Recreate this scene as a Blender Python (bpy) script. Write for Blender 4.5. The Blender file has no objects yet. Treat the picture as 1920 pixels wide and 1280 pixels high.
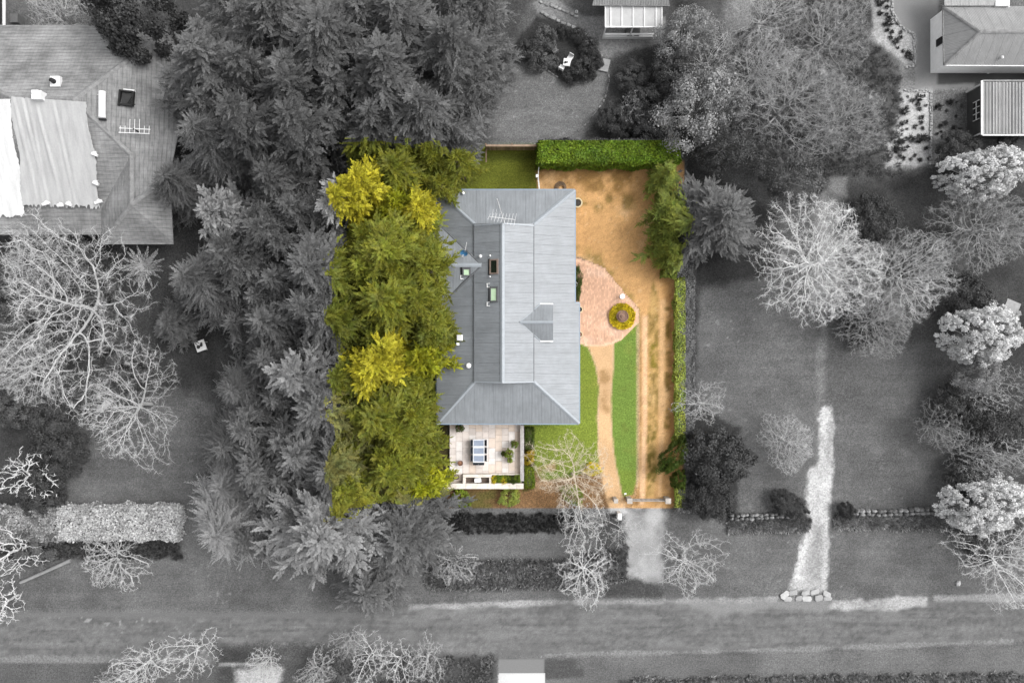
import bpy, math, random
import numpy as np
from mathutils import Vector, Matrix

# ------------------------------------------------------------------ camera, sky, sun, exposure
SC = bpy.context.scene
COL = SC.collection
CAMH = 65.0          # drone height above the lawn, metres
PX = 23.0            # photograph pixels per metre on the ground
cam = bpy.data.cameras.new('camera'); cam_o = bpy.data.objects.new('camera', cam); COL.objects.link(cam_o)
cam.sensor_width = 36.0; cam.lens = 36.0 * CAMH / (1920.0 / PX)
cam.clip_start = 1.0; cam.clip_end = 4000.0
cam_o.location = (0, 0, CAMH); cam_o.rotation_euler = (0, 0, 0)
SC.camera = cam_o

SUN_EL, SUN_AZ = math.radians(54), math.radians(72)     # azimuth measured from +Y towards +X
w = bpy.data.worlds.new('World'); SC.world = w; w.use_nodes = True
nt = w.node_tree; nt.nodes.clear()
sky = nt.nodes.new('ShaderNodeTexSky'); sky.sky_type = 'NISHITA'; sky.sun_disc = False
sky.sun_elevation = SUN_EL; sky.sun_rotation = SUN_AZ; sky.dust_density = 4.0; sky.air_density = 1.0; sky.ozone_density = 1.0
hs = nt.nodes.new('ShaderNodeHueSaturation'); hs.inputs['Saturation'].default_value = 0.06   # thin overcast: the blue is veiled
bg = nt.nodes.new('ShaderNodeBackground'); bg.inputs['Strength'].default_value = 0.15
wo = nt.nodes.new('ShaderNodeOutputWorld')
nt.links.new(sky.outputs[0], hs.inputs['Color']); nt.links.new(hs.outputs[0], bg.inputs[0]); nt.links.new(bg.outputs[0], wo.inputs[0])
sun = bpy.data.lights.new('sun', 'SUN'); sun.energy = 0.8; sun.angle = math.radians(30); sun.color = (1.0, 0.985, 0.965)
sun_o = bpy.data.objects.new('sun', sun); COL.objects.link(sun_o)
sd = Vector((math.sin(SUN_AZ) * math.cos(SUN_EL), math.cos(SUN_AZ) * math.cos(SUN_EL), math.sin(SUN_EL)))
sun_o.rotation_euler = sd.to_track_quat('Z', 'Y').to_euler(); sun_o.location = (60, 20, 80)
SC.view_settings.view_transform = 'Standard'; SC.view_settings.look = 'None'
SC.view_settings.gamma = 1.0; SC.view_settings.use_curve_mapping = False
SC.view_settings.exposure = 1.1

# ------------------------------------------------------------------ helpers
R = math.radians
def W(px, py, h=0.0):
    """point at height h that the photograph shows at pixel px, py"""
    k = (1 - h / CAMH) / PX
    return Vector(((px - 960) * k, (640 - py) * k, h))

class Plane:
    def __init__(s, a, b, c):
        s.o = Vector(a); s.n = (Vector(b) - s.o).cross(Vector(c) - s.o).normalized()
        if s.n.z < 0: s.n = -s.n
    def z(s, x, y): return s.o.z - (s.n.x * (x - s.o.x) + s.n.y * (y - s.o.y)) / s.n.z
    def at(s, px, py):
        d = Vector(((px - 960) / PX, (640 - py) / PX, -CAMH)); c = Vector((0, 0, CAMH))
        return c + d * ((s.o - c).dot(s.n) / d.dot(s.n))
    def basis(s, xdir):
        x = Vector(xdir); x = (x - s.n * x.dot(s.n)).normalized(); return x, s.n.cross(x), s.n

def tag(o, label=None, cat=None, group=None, kind=None):
    if label: o['label'] = label
    if cat: o['category'] = cat
    if group: o['group'] = group
    if kind: o['kind'] = kind
    return o
def thing(name, label, cat, loc=(0, 0, 0), group=None, rz=0.0, kind=None):
    o = bpy.data.objects.new(name, None); COL.objects.link(o); o.empty_display_size = 0.3
    o.location = loc; o.rotation_euler.z = rz
    return tag(o, label, cat, group, kind)
def wloc(o):
    v = Vector((0, 0, 0))
    while o is not None: v = v + o.location; o = o.parent
    return v
def link(name, me, mat=None, parent=None):
    o = bpy.data.objects.new(name, me); COL.objects.link(o)
    if mat is not None:
        if len(me.materials) == 0: me.materials.append(mat)
        elif me.materials[0] != mat: o.material_slots[0].link = 'OBJECT'; o.material_slots[0].material = mat
    if parent is not None: o.parent = parent
    return o
def copy_tree(o, parent=None):
    c = o.copy(); COL.objects.link(c); c.parent = parent
    for ch in o.children: copy_tree(ch, c)
    return c

class MB:
    def __init__(s): s.v = []; s.f = []; s.smooth = False
    def add(s, vs, fs):
        n = len(s.v); s.v += [tuple(v) for v in vs]; s.f += [tuple(i + n for i in f) for f in fs]; return s
    def box(s, c, sz, rz=0.0, M=None):
        hx, hy, hz = sz[0] / 2, sz[1] / 2, sz[2] / 2
        vs = [Vector((x, y, z)) for z in (-hz, hz) for y in (-hy, hy) for x in (-hx, hx)]
        m = M if M is not None else Matrix.Rotation(rz, 3, 'Z')
        return s.add([m @ v + Vector(c) for v in vs], [(0, 2, 3, 1), (4, 5, 7, 6), (0, 1, 5, 4), (2, 6, 7, 3), (0, 4, 6, 2), (1, 3, 7, 5)])
    def prism(s, top, dvec):
        n = len(top); d = Vector(dvec); t = [Vector(p) for p in top]
        return s.add(t + [p + d for p in t], [tuple(range(n)), tuple(range(2 * n - 1, n - 1, -1))] + [(i, i + n, (i + 1) % n + n, (i + 1) % n) for i in range(n)])
    def tube(s, p0, p1, r0, r1=None, n=6, cap=True):
        r1 = r0 if r1 is None else r1; p0 = Vector(p0); p1 = Vector(p1); d = (p1 - p0).normalized()
        a = d.orthogonal().normalized(); b = d.cross(a)
        vs = [p + (a * math.cos(2 * math.pi * i / n) + b * math.sin(2 * math.pi * i / n)) * r for p, r in ((p0, r0), (p1, r1)) for i in range(n)]
        fs = [(i, (i + 1) % n, (i + 1) % n + n, i + n) for i in range(n)]
        if cap: fs += [tuple(range(n - 1, -1, -1)), tuple(range(n, 2 * n))]
        return s.add(vs, fs)
    def lathe(s, prof, n=20, c=(0, 0, 0)):
        c = Vector(c); vs = []
        for r, z in prof:
            for i in range(n): vs.append(c + Vector((r * math.cos(2 * math.pi * i / n), r * math.sin(2 * math.pi * i / n), z)))
        fs = []
        for j in range(len(prof) - 1):
            for i in range(n): fs.append((j * n + i, j * n + (i + 1) % n, (j + 1) * n + (i + 1) % n, (j + 1) * n + i))
        fs.append(tuple(range(n - 1, -1, -1))); fs.append(tuple(range((len(prof) - 1) * n, len(prof) * n)))
        return s.add(vs, fs)
    def torus(s, c, R0, r, n=20, m=6):
        c = Vector(c); vs = []
        for i in range(n):
            a = 2 * math.pi * i / n
            for j in range(m):
                b = 2 * math.pi * j / m; rr = R0 + r * math.cos(b)
                vs.append(c + Vector((rr * math.cos(a), rr * math.sin(a), r * math.sin(b))))
        return s.add(vs, [(i * m + j, ((i + 1) % n) * m + j, ((i + 1) % n) * m + (j + 1) % m, i * m + (j + 1) % m) for i in range(n) for j in range(m)])
    def mesh(s, name, off=Vector((0, 0, 0))):
        me = bpy.data.meshes.new(name); me.from_pydata([tuple(Vector(v) - off) for v in s.v], [], s.f); me.update()
        if s.smooth: me.shade_smooth()
        return me
    def build(s, name, mat, parent=None, label=None):
        """vertices are given in world space; a parent's own place is taken off"""
        off = wloc(parent) if parent is not None else Vector((0, 0, 0))
        o = link(name, s.mesh(name, off), mat, parent)
        if label: o['label'] = label
        return o

# ------------------------------------------------------------------ materials
LOT = (634.0, 264.0, 1285.5, 951.5)      # the property that the photograph keeps in colour, photograph pixels on the ground
_groups = {}
def lot_group(h):
    """colour inside the property's bounds, black and white outside (world coordinates, bounds as seen at height h)"""
    key = round(h, 1)
    if key in _groups: return _groups[key]
    g = bpy.data.node_groups.new('lot_colour_%s' % key, 'ShaderNodeTree')
    g.interface.new_socket('Color', in_out='INPUT', socket_type='NodeSocketColor')
    g.interface.new_socket('Grey', in_out='INPUT', socket_type='NodeSocketFloat')
    g.interface.new_socket('Color', in_out='OUTPUT', socket_type='NodeSocketColor')
    N, L = g.nodes, g.links
    gi = N.new('NodeGroupInput'); go = N.new('NodeGroupOutput')
    ge = N.new('ShaderNodeNewGeometry'); sx = N.new('ShaderNodeSeparateXYZ'); L.new(ge.outputs['Position'], sx.inputs[0])
    a, b = W(LOT[0], LOT[3], h), W(LOT[2], LOT[1], h)
    prev = None
    for sock, op, val in ((0, 'GREATER_THAN', a.x), (0, 'LESS_THAN', b.x), (1, 'GREATER_THAN', a.y), (1, 'LESS_THAN', b.y)):
        m = N.new('ShaderNodeMath'); m.operation = op; m.inputs[1].default_value = val; L.new(sx.outputs[sock], m.inputs[0])
        if prev is not None:
            k = N.new('ShaderNodeMath'); k.operation = 'MULTIPLY'; L.new(prev, k.inputs[0]); L.new(m.outputs[0], k.inputs[1]); prev = k.outputs[0]
        else: prev = m.outputs[0]
    bw = N.new('ShaderNodeRGBToBW'); L.new(gi.outputs[0], bw.inputs[0])
    gm = N.new('ShaderNodeMath'); gm.operation = 'MULTIPLY'; L.new(bw.outputs[0], gm.inputs[0]); L.new(gi.outputs[1], gm.inputs[1])
    mx = N.new('ShaderNodeMix'); mx.data_type = 'RGBA'
    L.new(prev, mx.inputs['Factor']); L.new(gm.outputs[0], mx.inputs[6]); L.new(gi.outputs[0], mx.inputs[7])
    L.new(mx.outputs[2], go.inputs[0])
    _groups[key] = g; return g

class NT:
    def __init__(s, name):
        s.m = bpy.data.materials.new(name); s.m.use_nodes = True; s.t = s.m.node_tree; s.t.nodes.clear()
        s.out = s.n('ShaderNodeOutputMaterial'); s.b = s.n('ShaderNodeBsdfPrincipled'); s.l(s.b.outputs[0], s.out.inputs[0])
    def n(s, t, **kw):
        x = s.t.nodes.new(t)
        for k, v in kw.items():
            if k in x.inputs.keys() and not hasattr(type(x), k): x.inputs[k].default_value = v
            else: setattr(x, k, v)
        return x
    def l(s, a, b): s.t.links.new(a, b)
    def pos(s):
        return s.n('ShaderNodeNewGeometry').outputs['Position']
    def noise(s, scale, detail=4, rough=0.6, vec=None, stretch=None):
        x = s.n('ShaderNodeTexNoise'); x.inputs['Scale'].default_value = scale; x.inputs['Detail'].default_value = detail; x.inputs['Roughness'].default_value = rough
        v = vec if vec is not None else s.pos()
        if stretch:
            mp = s.n('ShaderNodeMapping'); mp.inputs['Scale'].default_value = stretch; s.l(v, mp.inputs[0]); v = mp.outputs[0]
        s.l(v, x.inputs['Vector']); return x.outputs['Fac']
    def ramp(s, fac, lo, hi, a=0.3, b=0.7):
        x = s.n('ShaderNodeMapRange'); x.inputs[1].default_value = a; x.inputs[2].default_value = b; x.inputs[3].default_value = lo; x.inputs[4].default_value = hi
        s.l(fac, x.inputs[0]); return x.outputs[0]
    def math(s, op, a, b):
        x = s.n('ShaderNodeMath'); x.operation = op
        for i, q in enumerate((a, b)):
            if isinstance(q, (int, float)): x.inputs[i].default_value = q
            else: s.l(q, x.inputs[i])
        return x.outputs[0]
    def mix(s, fac, a, b, mode='MIX'):
        x = s.n('ShaderNodeMix'); x.data_type = 'RGBA'; x.blend_type = mode
        for sock, q in ((x.inputs['Factor'], fac), (x.inputs[6], a), (x.inputs[7], b)):
            if isinstance(q, (int, float)): sock.default_value = q
            elif isinstance(q, tuple): sock.default_value = (q + (1,))[:4]
            else: s.l(q, sock)
        return x.outputs[2]
    def scale(s, col, f):
        x = s.n('ShaderNodeVectorMath'); x.operation = 'SCALE'
        if isinstance(col, tuple): x.inputs[0].default_value = col[:3]
        else: s.l(col, x.inputs[0])
        if isinstance(f, (int, float)): x.inputs['Scale'].default_value = f
        else: s.l(f, x.inputs['Scale'])
        return x.outputs[0]
    def lot(s, col, h, grey=1.0):
        g = s.n('ShaderNodeGroup'); g.node_tree = lot_group(h); s.l(col, g.inputs[0]); g.inputs[1].default_value = grey; return g.outputs[0]
    def bump(s, h, dist, strength=1.0):
        x = s.n('ShaderNodeBump'); x.inputs['Distance'].default_value = dist; x.inputs['Strength'].default_value = strength
        s.l(h, x.inputs['Height']); s.l(x.outputs[0], s.b.inputs['Normal'])
    def fin(s, col, rough=0.8, metal=0.0, spec=0.3):
        if isinstance(col, tuple): s.b.inputs['Base Color'].default_value = (col + (1,))[:4]
        else: s.l(col, s.b.inputs['Base Color'])
        s.b.inputs['Roughness'].default_value = rough; s.b.inputs['Metallic'].default_value = metal; s.b.inputs['Specular IOR Level'].default_value = spec
        return s.m

def plain(name, col, rough=0.7, metal=0.0, var=0.18, scale=3.0, spec=0.3, bump=0.0):
    t = NT(name); f = t.ramp(t.noise(scale, 5), 1 - var, 1 + var)
    f2 = t.ramp(t.noise(scale * 7, 3), 1 - var * 0.6, 1 + var * 0.6)
    c = t.scale(tuple(col), t.math('MULTIPLY', f, f2))
    if bump: t.bump(t.noise(scale * 10, 4), bump)
    return t.fin(c, rough, metal, spec)
def grey(name, v, **k): return plain(name, (v, v, v), **k)

def foliage(name, col, h=9.0, gain=1.0, var=0.45, trans=0.25, hue=0.5):
    """leaf colour with leaf-to-leaf, clump-to-clump and tree-to-tree variation"""
    t = NT(name)
    at = t.n('ShaderNodeAttribute'); at.attribute_name = 'var'
    oi = t.n('ShaderNodeObjectInfo')
    f = t.math('MULTIPLY', t.ramp(at.outputs['Fac'], 1 - var, 1 + var, 0, 1), t.ramp(t.noise(0.55, 3), 0.72, 1.28))
    f = t.math('MULTIPLY', f, t.ramp(oi.outputs['Random'], 0.86, 1.14, 0, 1))
    warm = tuple(c * k for c, k in zip(col, (1.0 + 0.35 * hue, 1.0 + 0.1 * hue, 1.0 - 0.2 * hue)))
    cool = tuple(c * k for c, k in zip(col, (1.0 - 0.25 * hue, 1.0 - 0.02 * hue, 1.0 + 0.2 * hue)))
    c = t.mix(t.ramp(t.noise(1.3, 2), 0, 1), cool, warm)
    c = t.lot(t.scale(c, f), h, gain)
    t.fin(c, 0.6, 0, 0.25)
    tr = t.n('ShaderNodeBsdfTranslucent'); t.l(c, tr.inputs[0])
    ms = t.n('ShaderNodeMixShader'); ms.inputs[0].default_value = trans
    t.l(t.b.outputs[0], ms.inputs[1]); t.l(tr.outputs[0], ms.inputs[2]); t.l(ms.outputs[0], t.out.inputs[0])
    return t.m
def bark(name, col, h=4.0, gain=1.0):
    t = NT(name); f = t.math('MULTIPLY', t.ramp(t.noise(2.5, 4), 0.7, 1.3), t.ramp(t.noise(14, 3), 0.8, 1.2))
    return t.fin(t.lot(t.scale(tuple(col), f), h, gain), 0.85, 0, 0.15)
# ------------------------------------------------------------------ the ground: one continuous surface, cut along its own outlines
CELL = 0.15
NX, NY = 680, 484
X0, Y0 = -NX * CELL / 2, -NY * CELL / 2
cx = X0 + (np.arange(NX) + 0.5) * CELL; cy = Y0 + (np.arange(NY) + 0.5) * CELL
GX, GY = np.meshgrid(cx * PX + 960, 640 - cy * PX)       # ground pixel of every cell, [NY, NX]
_nseed = [11]
def vnoise(sx, sy=None, octs=4):
    """value noise, -1..1, feature size in photograph pixels"""
    sy = sx if sy is None else sy; out = np.zeros_like(GX); amp = 1.0; tot = 0
    for k in range(octs):
        _nseed[0] += 1; rs = np.random.RandomState(_nseed[0])
        u = (GX + 1000) / sx; v = (GY + 1000) / sy
        iu = np.floor(u).astype(int); iv = np.floor(v).astype(int); fu = u - iu; fv = v - iv
        fu = fu * fu * (3 - 2 * fu); fv = fv * fv * (3 - 2 * fv)
        lat = rs.rand(iv.max() + 2, iu.max() + 2) * 2 - 1
        a = lat[iv, iu] * (1 - fu) + lat[iv, iu + 1] * fu; b = lat[iv + 1, iu] * (1 - fu) + lat[iv + 1, iu + 1] * fu
        out += amp * (a * (1 - fv) + b * fv); tot += amp; amp *= 0.55; sx /= 2.1; sy /= 2.1
    return out / tot * 1.6
N1, N2, N3 = vnoise(60), vnoise(18, None, 3), vnoise(200)
def sdist(poly):
    """signed distance to a polygon, positive inside, photograph pixels"""
    d = np.full(GX.shape, 1e9); ins = np.zeros(GX.shape, bool); n = len(poly)
    for i in range(n):
        x1, y1 = poly[i]; x2, y2 = poly[(i + 1) % n]; ex, ey = x2 - x1, y2 - y1
        t = np.clip(((GX - x1) * ex + (GY - y1) * ey) / (ex * ex + ey * ey + 1e-9), 0, 1)
        d = np.minimum(d, np.hypot(GX - x1 - t * ex, GY - y1 - t * ey))
        if y1 != y2: ins ^= ((y1 > GY) != (y2 > GY)) & (GX < (x2 - x1) * (GY - y1) / (y2 - y1) + x1)
    return np.where(ins, d, -d)
CLS = np.zeros(GX.shape, int); CLSN = ['lawn']
RGB = np.zeros(GX.shape + (3,)); RGB[:] = (0.086, 0.090, 0.082)
def mask(poly, soft=3, rag=3, fine=0.5): return np.clip((sdist(poly) + rag * (N1 * (1 - fine) + N2 * fine)) / max(soft, 0.1) + 0.5, 0, 1)
def paint(poly, col, soft=3, rag=3, cls=None, op=1.0, var=0.0):
    m = mask(poly, soft, rag) if not isinstance(poly, np.ndarray) else poly
    c = np.array(col)[None, None, :] * (1 + var * N1[..., None])
    RGB[:] = RGB * (1 - (m * op)[..., None]) + c * (m * op)[..., None]
    if cls:
        if cls not in CLSN: CLSN.append(cls)
        CLS[m > 0.5] = CLSN.index(cls)
def g(v): return (v, v, v)
def rect(a, b, c, d): return [(a, b), (c, b), (c, d), (a, d)]
def ell(x, y, rx, ry, n=20): return [(x + rx * math.cos(2 * math.pi * i / n), y + ry * math.sin(2 * math.pi * i / n)) for i in range(n)]
RGB *= (1 + 0.22 * N1 + 0.12 * N3)[..., None]
# --- outside the property
lit = 0.05
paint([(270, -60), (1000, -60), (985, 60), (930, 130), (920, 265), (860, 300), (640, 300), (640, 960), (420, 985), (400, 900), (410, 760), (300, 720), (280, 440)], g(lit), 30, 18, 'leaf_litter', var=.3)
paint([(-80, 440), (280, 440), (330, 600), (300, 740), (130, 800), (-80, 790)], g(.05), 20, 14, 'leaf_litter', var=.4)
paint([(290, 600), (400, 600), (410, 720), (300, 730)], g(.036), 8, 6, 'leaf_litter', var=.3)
paint([(-80, 800), (110, 790), (130, 930), (60, 950), (-80, 950)], g(.04), 10, 8, 'garden_bed', var=.4)
paint(rect(-80, 1000, 340, 1045), g(.045), 10, 8, 'garden_bed', var=.4)
# road along the foot of the picture
road = [(-400, 1146), (700, 1148), (800, 1130), (1300, 1122), (1560, 1128), (2300, 1112), (2300, 1196), (1900, 1200), (1500, 1216), (1020, 1228), (400, 1240), (-400, 1238)]
paint(road, g(.105), 6, 3, 'road')
st = vnoise(260, 9, 4)
mroad = mask([(p[0], p[1] + (6 if p[1] < 1180 else -6)) for p in road], 10, 3)
RGB *= (1 + 0.20 * st * mroad)[..., None]
RGB *= (1 + .20 * vnoise(5, 4, 2) * mroad + .16 * vnoise(70, 5, 3) * mroad + .10 * vnoise(16, 12, 3) * mroad)[..., None]
paint(mroad * (vnoise(7, 7, 2) > 1.02) * np.clip(vnoise(300, 90, 2) + .1, 0, 1), g(.26), op=.7)
paint(mroad * np.clip(vnoise(30, 12, 4) * 1.2 - .1, 0, 1), g(.145), op=.6)
paint([(-80, 1140), (300, 1142), (690, 1144), (690, 1154), (-80, 1156)], g(.115), 8, 5, op=.7)
paint([(770, 1131), (980, 1125), (1040, 1123), (1040, 1131), (900, 1136), (770, 1140)], g(.22), 4, 5, 'road_verge', op=.85, var=.4)
paint([(1040, 1122), (1300, 1118), (1460, 1118), (1460, 1126), (1300, 1130), (1040, 1130)], g(.19), 4, 5, 'road_verge', op=.8, var=.5)
paint([(1260, 1124), (1560, 1120), (1560, 1140), (1380, 1142), (1345, 1158), (1320, 1140)], g(.19), 10, 8, op=.6)
paint([(1560, 1122), (1740, 1117), (1740, 1134), (1640, 1143), (1560, 1138)], g(.27), 6, 6, 'road_verge', op=.85, var=.4)
paint([(1752, 1114), (2300, 1106), (2300, 1122), (1752, 1126)], g(.23), 5, 4, 'road_verge', op=.8)
paint([(-80, 1228), (420, 1226), (640, 1232), (640, 1240), (-80, 1242)], g(.15), 5, 5, 'road_verge', op=.7)
paint([(640, 1222), (940, 1218), (940, 1228), (640, 1232)], g(.13), 8, 5, 'road_verge', op=.6)
paint([(1020, 1222), (1500, 1212), (1900, 1196), (1900, 1203), (1500, 1219), (1020, 1230)], g(.16), 3, 4, 'road_verge', op=.75)
paint([(-400, 1240), (420, 1242), (380, 1500), (-400, 1500)], g(.07), 4, 3, 'verge_grass', var=.2)
paint([(1022, 1231), (2300, 1205), (2300, 1500), (1022, 1500)], g(.095), 4, 2, 'verge_grass', var=.2)
paint([(1022, 1233), (1100, 1231), (1096, 1266), (1022, 1268)], g(.056), 6, 4)
paint([(1160, 1272), (2300, 1262), (2300, 1320), (1160, 1320)], g(.04), 6, 3, 'garden_bed')
paint([(400, 1205), (640, 1200), (640, 1290), (400, 1290)], g(.06), 20, 12, 'garden_bed', var=.5)
paint([(600, 1225), (930, 1225), (930, 1300), (600, 1300)], g(.06), 20, 10, 'garden_bed', var=.5)
paint([(440, 1252), (535, 1248), (520, 1300), (445, 1300)], g(.28), 12, 9, 'gravel_path', var=.3)
paint([(412, 1240), (500, 1240), (500, 1246), (412, 1246)], g(.22), 4, 3)
# beds and lawn below the property
paint([(640, 955), (1090, 955), (1080, 990), (980, 1002), (860, 996), (640, 1000)], g(.034), 14, 12, 'garden_bed', var=.4)
paint([(835, 1004), (1050, 996), (1056, 1048), (900, 1050), (838, 1046)], g(.095), 10, 6, 'lawn')
paint([(800, 1050), (1050, 1048), (1175, 1020), (1175, 1090), (1060, 1102), (800, 1105)], g(.030), 10, 6, 'garden_bed', var=.3)
paint([(1130, 955), (1180, 955), (1176, 1060), (1120, 1050)], g(.045), 8, 6, 'garden_bed', var=.3)
# drive below the gate
paint([(1172, 953), (1262, 953), (1248, 1000), (1238, 1096), (1176, 1092), (1180, 1010)], g(.24), 12, 12, 'driveway', var=.35)
paint([(1212, 950), (1245, 950), (1236, 1075), (1190, 1080), (1210, 1010)], g(.34), 14, 14, op=.8, var=.3)
paint(mask([(1180, 955), (1245, 955), (1240, 1090), (1178, 1090)], 8, 6) * np.clip(vnoise(26, 34, 4) * 1.4 - .1, 0, 1), g(.12), op=.6)
paint([(1130, 1100), (1180, 1082), (1240, 1095), (1240, 1118), (1135, 1118)], g(.045), 12, 9, 'garden_bed', var=.4)
# neighbour to the right: lawns, pale gravel path
paint([(1540, 590), (1556, 590), (1552, 680), (1548, 770), (1534, 770), (1536, 680)], g(.16), 12, 9, op=.55, var=.5)
paint([(1556, 600), (1572, 600), (1566, 760), (1554, 760)], g(.07), 12, 8, op=.45)
paint([(1540, 758), (1562, 758), (1564, 880), (1557, 950), (1554, 1106), (1484, 1102), (1494, 1060), (1512, 985), (1516, 952), (1514, 925), (1516, 884), (1536, 862), (1538, 800)], g(.34), 5, 5, 'gravel_path', var=.22)
paint([(1528, 985), (1546, 985), (1540, 1090), (1512, 1090)], g(.15), 14, 10, op=.8, var=.4)
paint(mask([(1536, 758), (1562, 758), (1564, 880), (1557, 950), (1554, 1106), (1484, 1102), (1512, 985), (1514, 925), (1516, 884), (1538, 800)], 10, 5) * np.clip(vnoise(22, 30, 4) * 1.3, 0, 1), g(.20), op=.5)
GPP = [(1540, 758), (1562, 758), (1564, 880), (1557, 950), (1554, 1106), (1484, 1102), (1494, 1060), (1512, 985), (1516, 952), (1514, 925), (1516, 884), (1536, 862), (1538, 800)]
paint((np.abs(sdist(GPP)) < 4) * (vnoise(6, 6, 2) > .2), g(.12), op=.6)
paint(mask([(1541, 756), (1562, 756), (1560, 860), (1544, 860)], 6, 4) * np.clip(vnoise(10, 14, 3) + .1, 0, 1), g(.11), op=.7)
paint([(1486, 1085), (1552, 1090), (1552, 1108), (1484, 1106)], g(.22), 10, 6, op=.6)
paint([(1530, 360), (1620, 380), (1610, 560), (1560, 600), (1525, 560)], g(.22), 30, 16, op=.8, cls='gravel_path', var=.3)
paint([(1575, 330), (1800, 300), (1800, 640), (1590, 640)], g(.042), 26, 18, 'leaf_litter', var=.5)
paint([(1815, 320), (2100, 320), (2100, 960), (1815, 980), (1790, 860), (1775, 740), (1800, 660)], g(.036), 20, 14, 'garden_bed', var=.4)
paint([(1366, 968), (1420, 972), (1516, 968), (1512, 990), (1470, 998), (1400, 994), (1372, 996)], g(.036), 12, 11, 'garden_bed', var=.3)
paint([(1568, 964), (1700, 968), (1830, 962), (1830, 986), (1740, 992), (1640, 988), (1572, 990)], g(.036), 12, 11, 'garden_bed', var=.3)
paint([(1290, 520), (1310, 545), (1306, 760), (1390, 800), (1385, 960), (1290, 960)], g(.03), 10, 8, 'garden_bed', var=.3)
paint([(1280, 270), (1460, 270), (1450, 520), (1300, 545)], g(.028), 20, 12, 'garden_bed', var=.3)
paint([(1240, -60), (1660, -60), (1680, 330), (1600, 330), (1420, 380), (1270, 270), (1245, 120)], g(.055), 24, 20, 'leaf_litter', var=.6)
paint([(1385, -60), (1432, -60), (1410, 60), (1372, 84), (1360, 40)], g(.19), 20, 12, op=.8)
paint([(1555, 330), (1590, 330), (1590, 370), (1560, 360)], g(.16), 10, 6, op=.7)
# upper right: brick drive, pale gravel beds
paint([(1674, -60), (1762, -60), (1762, 130), (1830, 130), (1830, 170), (1715, 168), (1715, 66), (1690, 50), (1674, 20)], g(.17), 4, 2, 'paved_drive', var=.1)
paint(rect(1760, 128, 2100, 156), g(.05), 5, 3, 'paved_drive', var=.3)
paint([(1632, -60), (1676, -60), (1672, 20), (1690, 52), (1716, 66), (1716, 128), (1694, 128), (1690, 108), (1640, 70)], g(.24), 10, 8, 'gravel_bed', var=.3)
paint([(1690, 165), (1748, 168), (1748, 308), (1660, 316), (1672, 260), (1690, 200)], g(.27), 12, 9, 'gravel_bed', var=.35)
paint([(1748, 172), (1815, 165), (1816, 262), (1780, 300), (1750, 304)], g(.10), 12, 9, 'garden_bed', var=.5)
paint([(1752, 240), (1775, 240), (1768, 300), (1752, 302)], g(.22), 10, 6, op=.7, cls='gravel_bed')
paint([(1688, 118), (1718, 118), (1716, 168), (1694, 168)], g(.17), 3, 2, 'gravel_bed', var=.5)
# top: lawn, bed, patio
paint([(925, 230), (945, 160), (955, 110), (990, 95), (1060, 150), (1100, 150), (1140, 110), (1142, 150), (1120, 205), (1080, 245), (1050, 256), (940, 256)], g(.115), 8, 4, 'lawn', var=.12)
paint([(930, 252), (960, 225), (1010, 208), (1060, 212), (1085, 225), (1076, 216), (1010, 198), (950, 208)], g(.14), 4, 2, op=.7)
paint([(960, 90), (975, 65), (1010, 25), (1070, 50), (1115, 80), (1130, 108), (1115, 130), (1080, 155), (1045, 143), (1000, 115)], g(.032), 6, 4, 'garden_bed', var=.3)
paint([(1000, 2), (1040, -5), (1100, 30), (1250, 30), (1250, 72), (1215, 95), (1140, 108), (1126, 100), (1106, 62), (1060, 40), (1010, 24)], g(.16), 3, 2, 'patio', var=.15)
paint([(1140, 112), (1250, 75), (1280, 260), (1090, 262), (1130, 200), (1144, 150)], g(.04), 12, 8, 'garden_bed', var=.4)
# bottom slab
paint(rect(936, 1196, 1022, 1232), g(.10), 3, 2, op=.35)
paint(rect(936, 1232, 1022, 1262), g(.145), 1, .4, 'concrete_apron')
paint(rect(937, 1262, 1021, 1400), g(.42), 1, .3, 'white_slab', var=.08)
# --- inside the property
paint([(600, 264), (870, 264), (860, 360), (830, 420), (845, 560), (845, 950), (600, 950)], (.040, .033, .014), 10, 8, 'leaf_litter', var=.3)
paint([(860, 272), (1012, 272), (1012, 380), (800, 380), (830, 330)], (.085, .095, .014), 6, 4, 'back_lawn', var=.3)
paint([(880, 284), (1006, 284), (1006, 300), (880, 300)], (.035, .042, .008), 12, 6, op=.6)
paint([(1150, 900), (1200, 900), (1200, 952), (1150, 952)], (.30, .18, .085), 4, 3, 'garden_bed', var=.3)
DY = [(1009, 300), (1284, 300), (1284, 952), (1188, 952), (1198, 905), (1199, 580), (1160, 535), (1132, 500), (1060, 470), (1009, 400)]
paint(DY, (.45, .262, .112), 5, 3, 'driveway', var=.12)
paint(mask(DY, 6, 2) * np.clip(vnoise(70, 60, 5) * 1.4 - .25, 0, 1), (.56, .38, .21), op=.8)
paint(mask(DY, 6, 2) * np.clip(vnoise(45, 40, 5) * 1.3 - .35, 0, 1), (.37, .20, .075), op=.55)
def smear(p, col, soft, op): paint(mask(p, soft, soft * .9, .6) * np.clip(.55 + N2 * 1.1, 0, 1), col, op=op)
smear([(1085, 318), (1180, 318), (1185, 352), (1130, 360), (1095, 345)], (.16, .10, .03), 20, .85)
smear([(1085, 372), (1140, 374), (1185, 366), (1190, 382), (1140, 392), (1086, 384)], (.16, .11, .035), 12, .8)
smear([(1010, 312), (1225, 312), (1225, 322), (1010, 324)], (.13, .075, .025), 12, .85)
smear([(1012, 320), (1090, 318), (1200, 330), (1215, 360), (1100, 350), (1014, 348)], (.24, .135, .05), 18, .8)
smear([(1080, 466), (1130, 478), (1165, 520), (1200, 575), (1190, 578), (1150, 530), (1118, 498), (1080, 486)], (.20, .14, .045), 16, .8)
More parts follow.
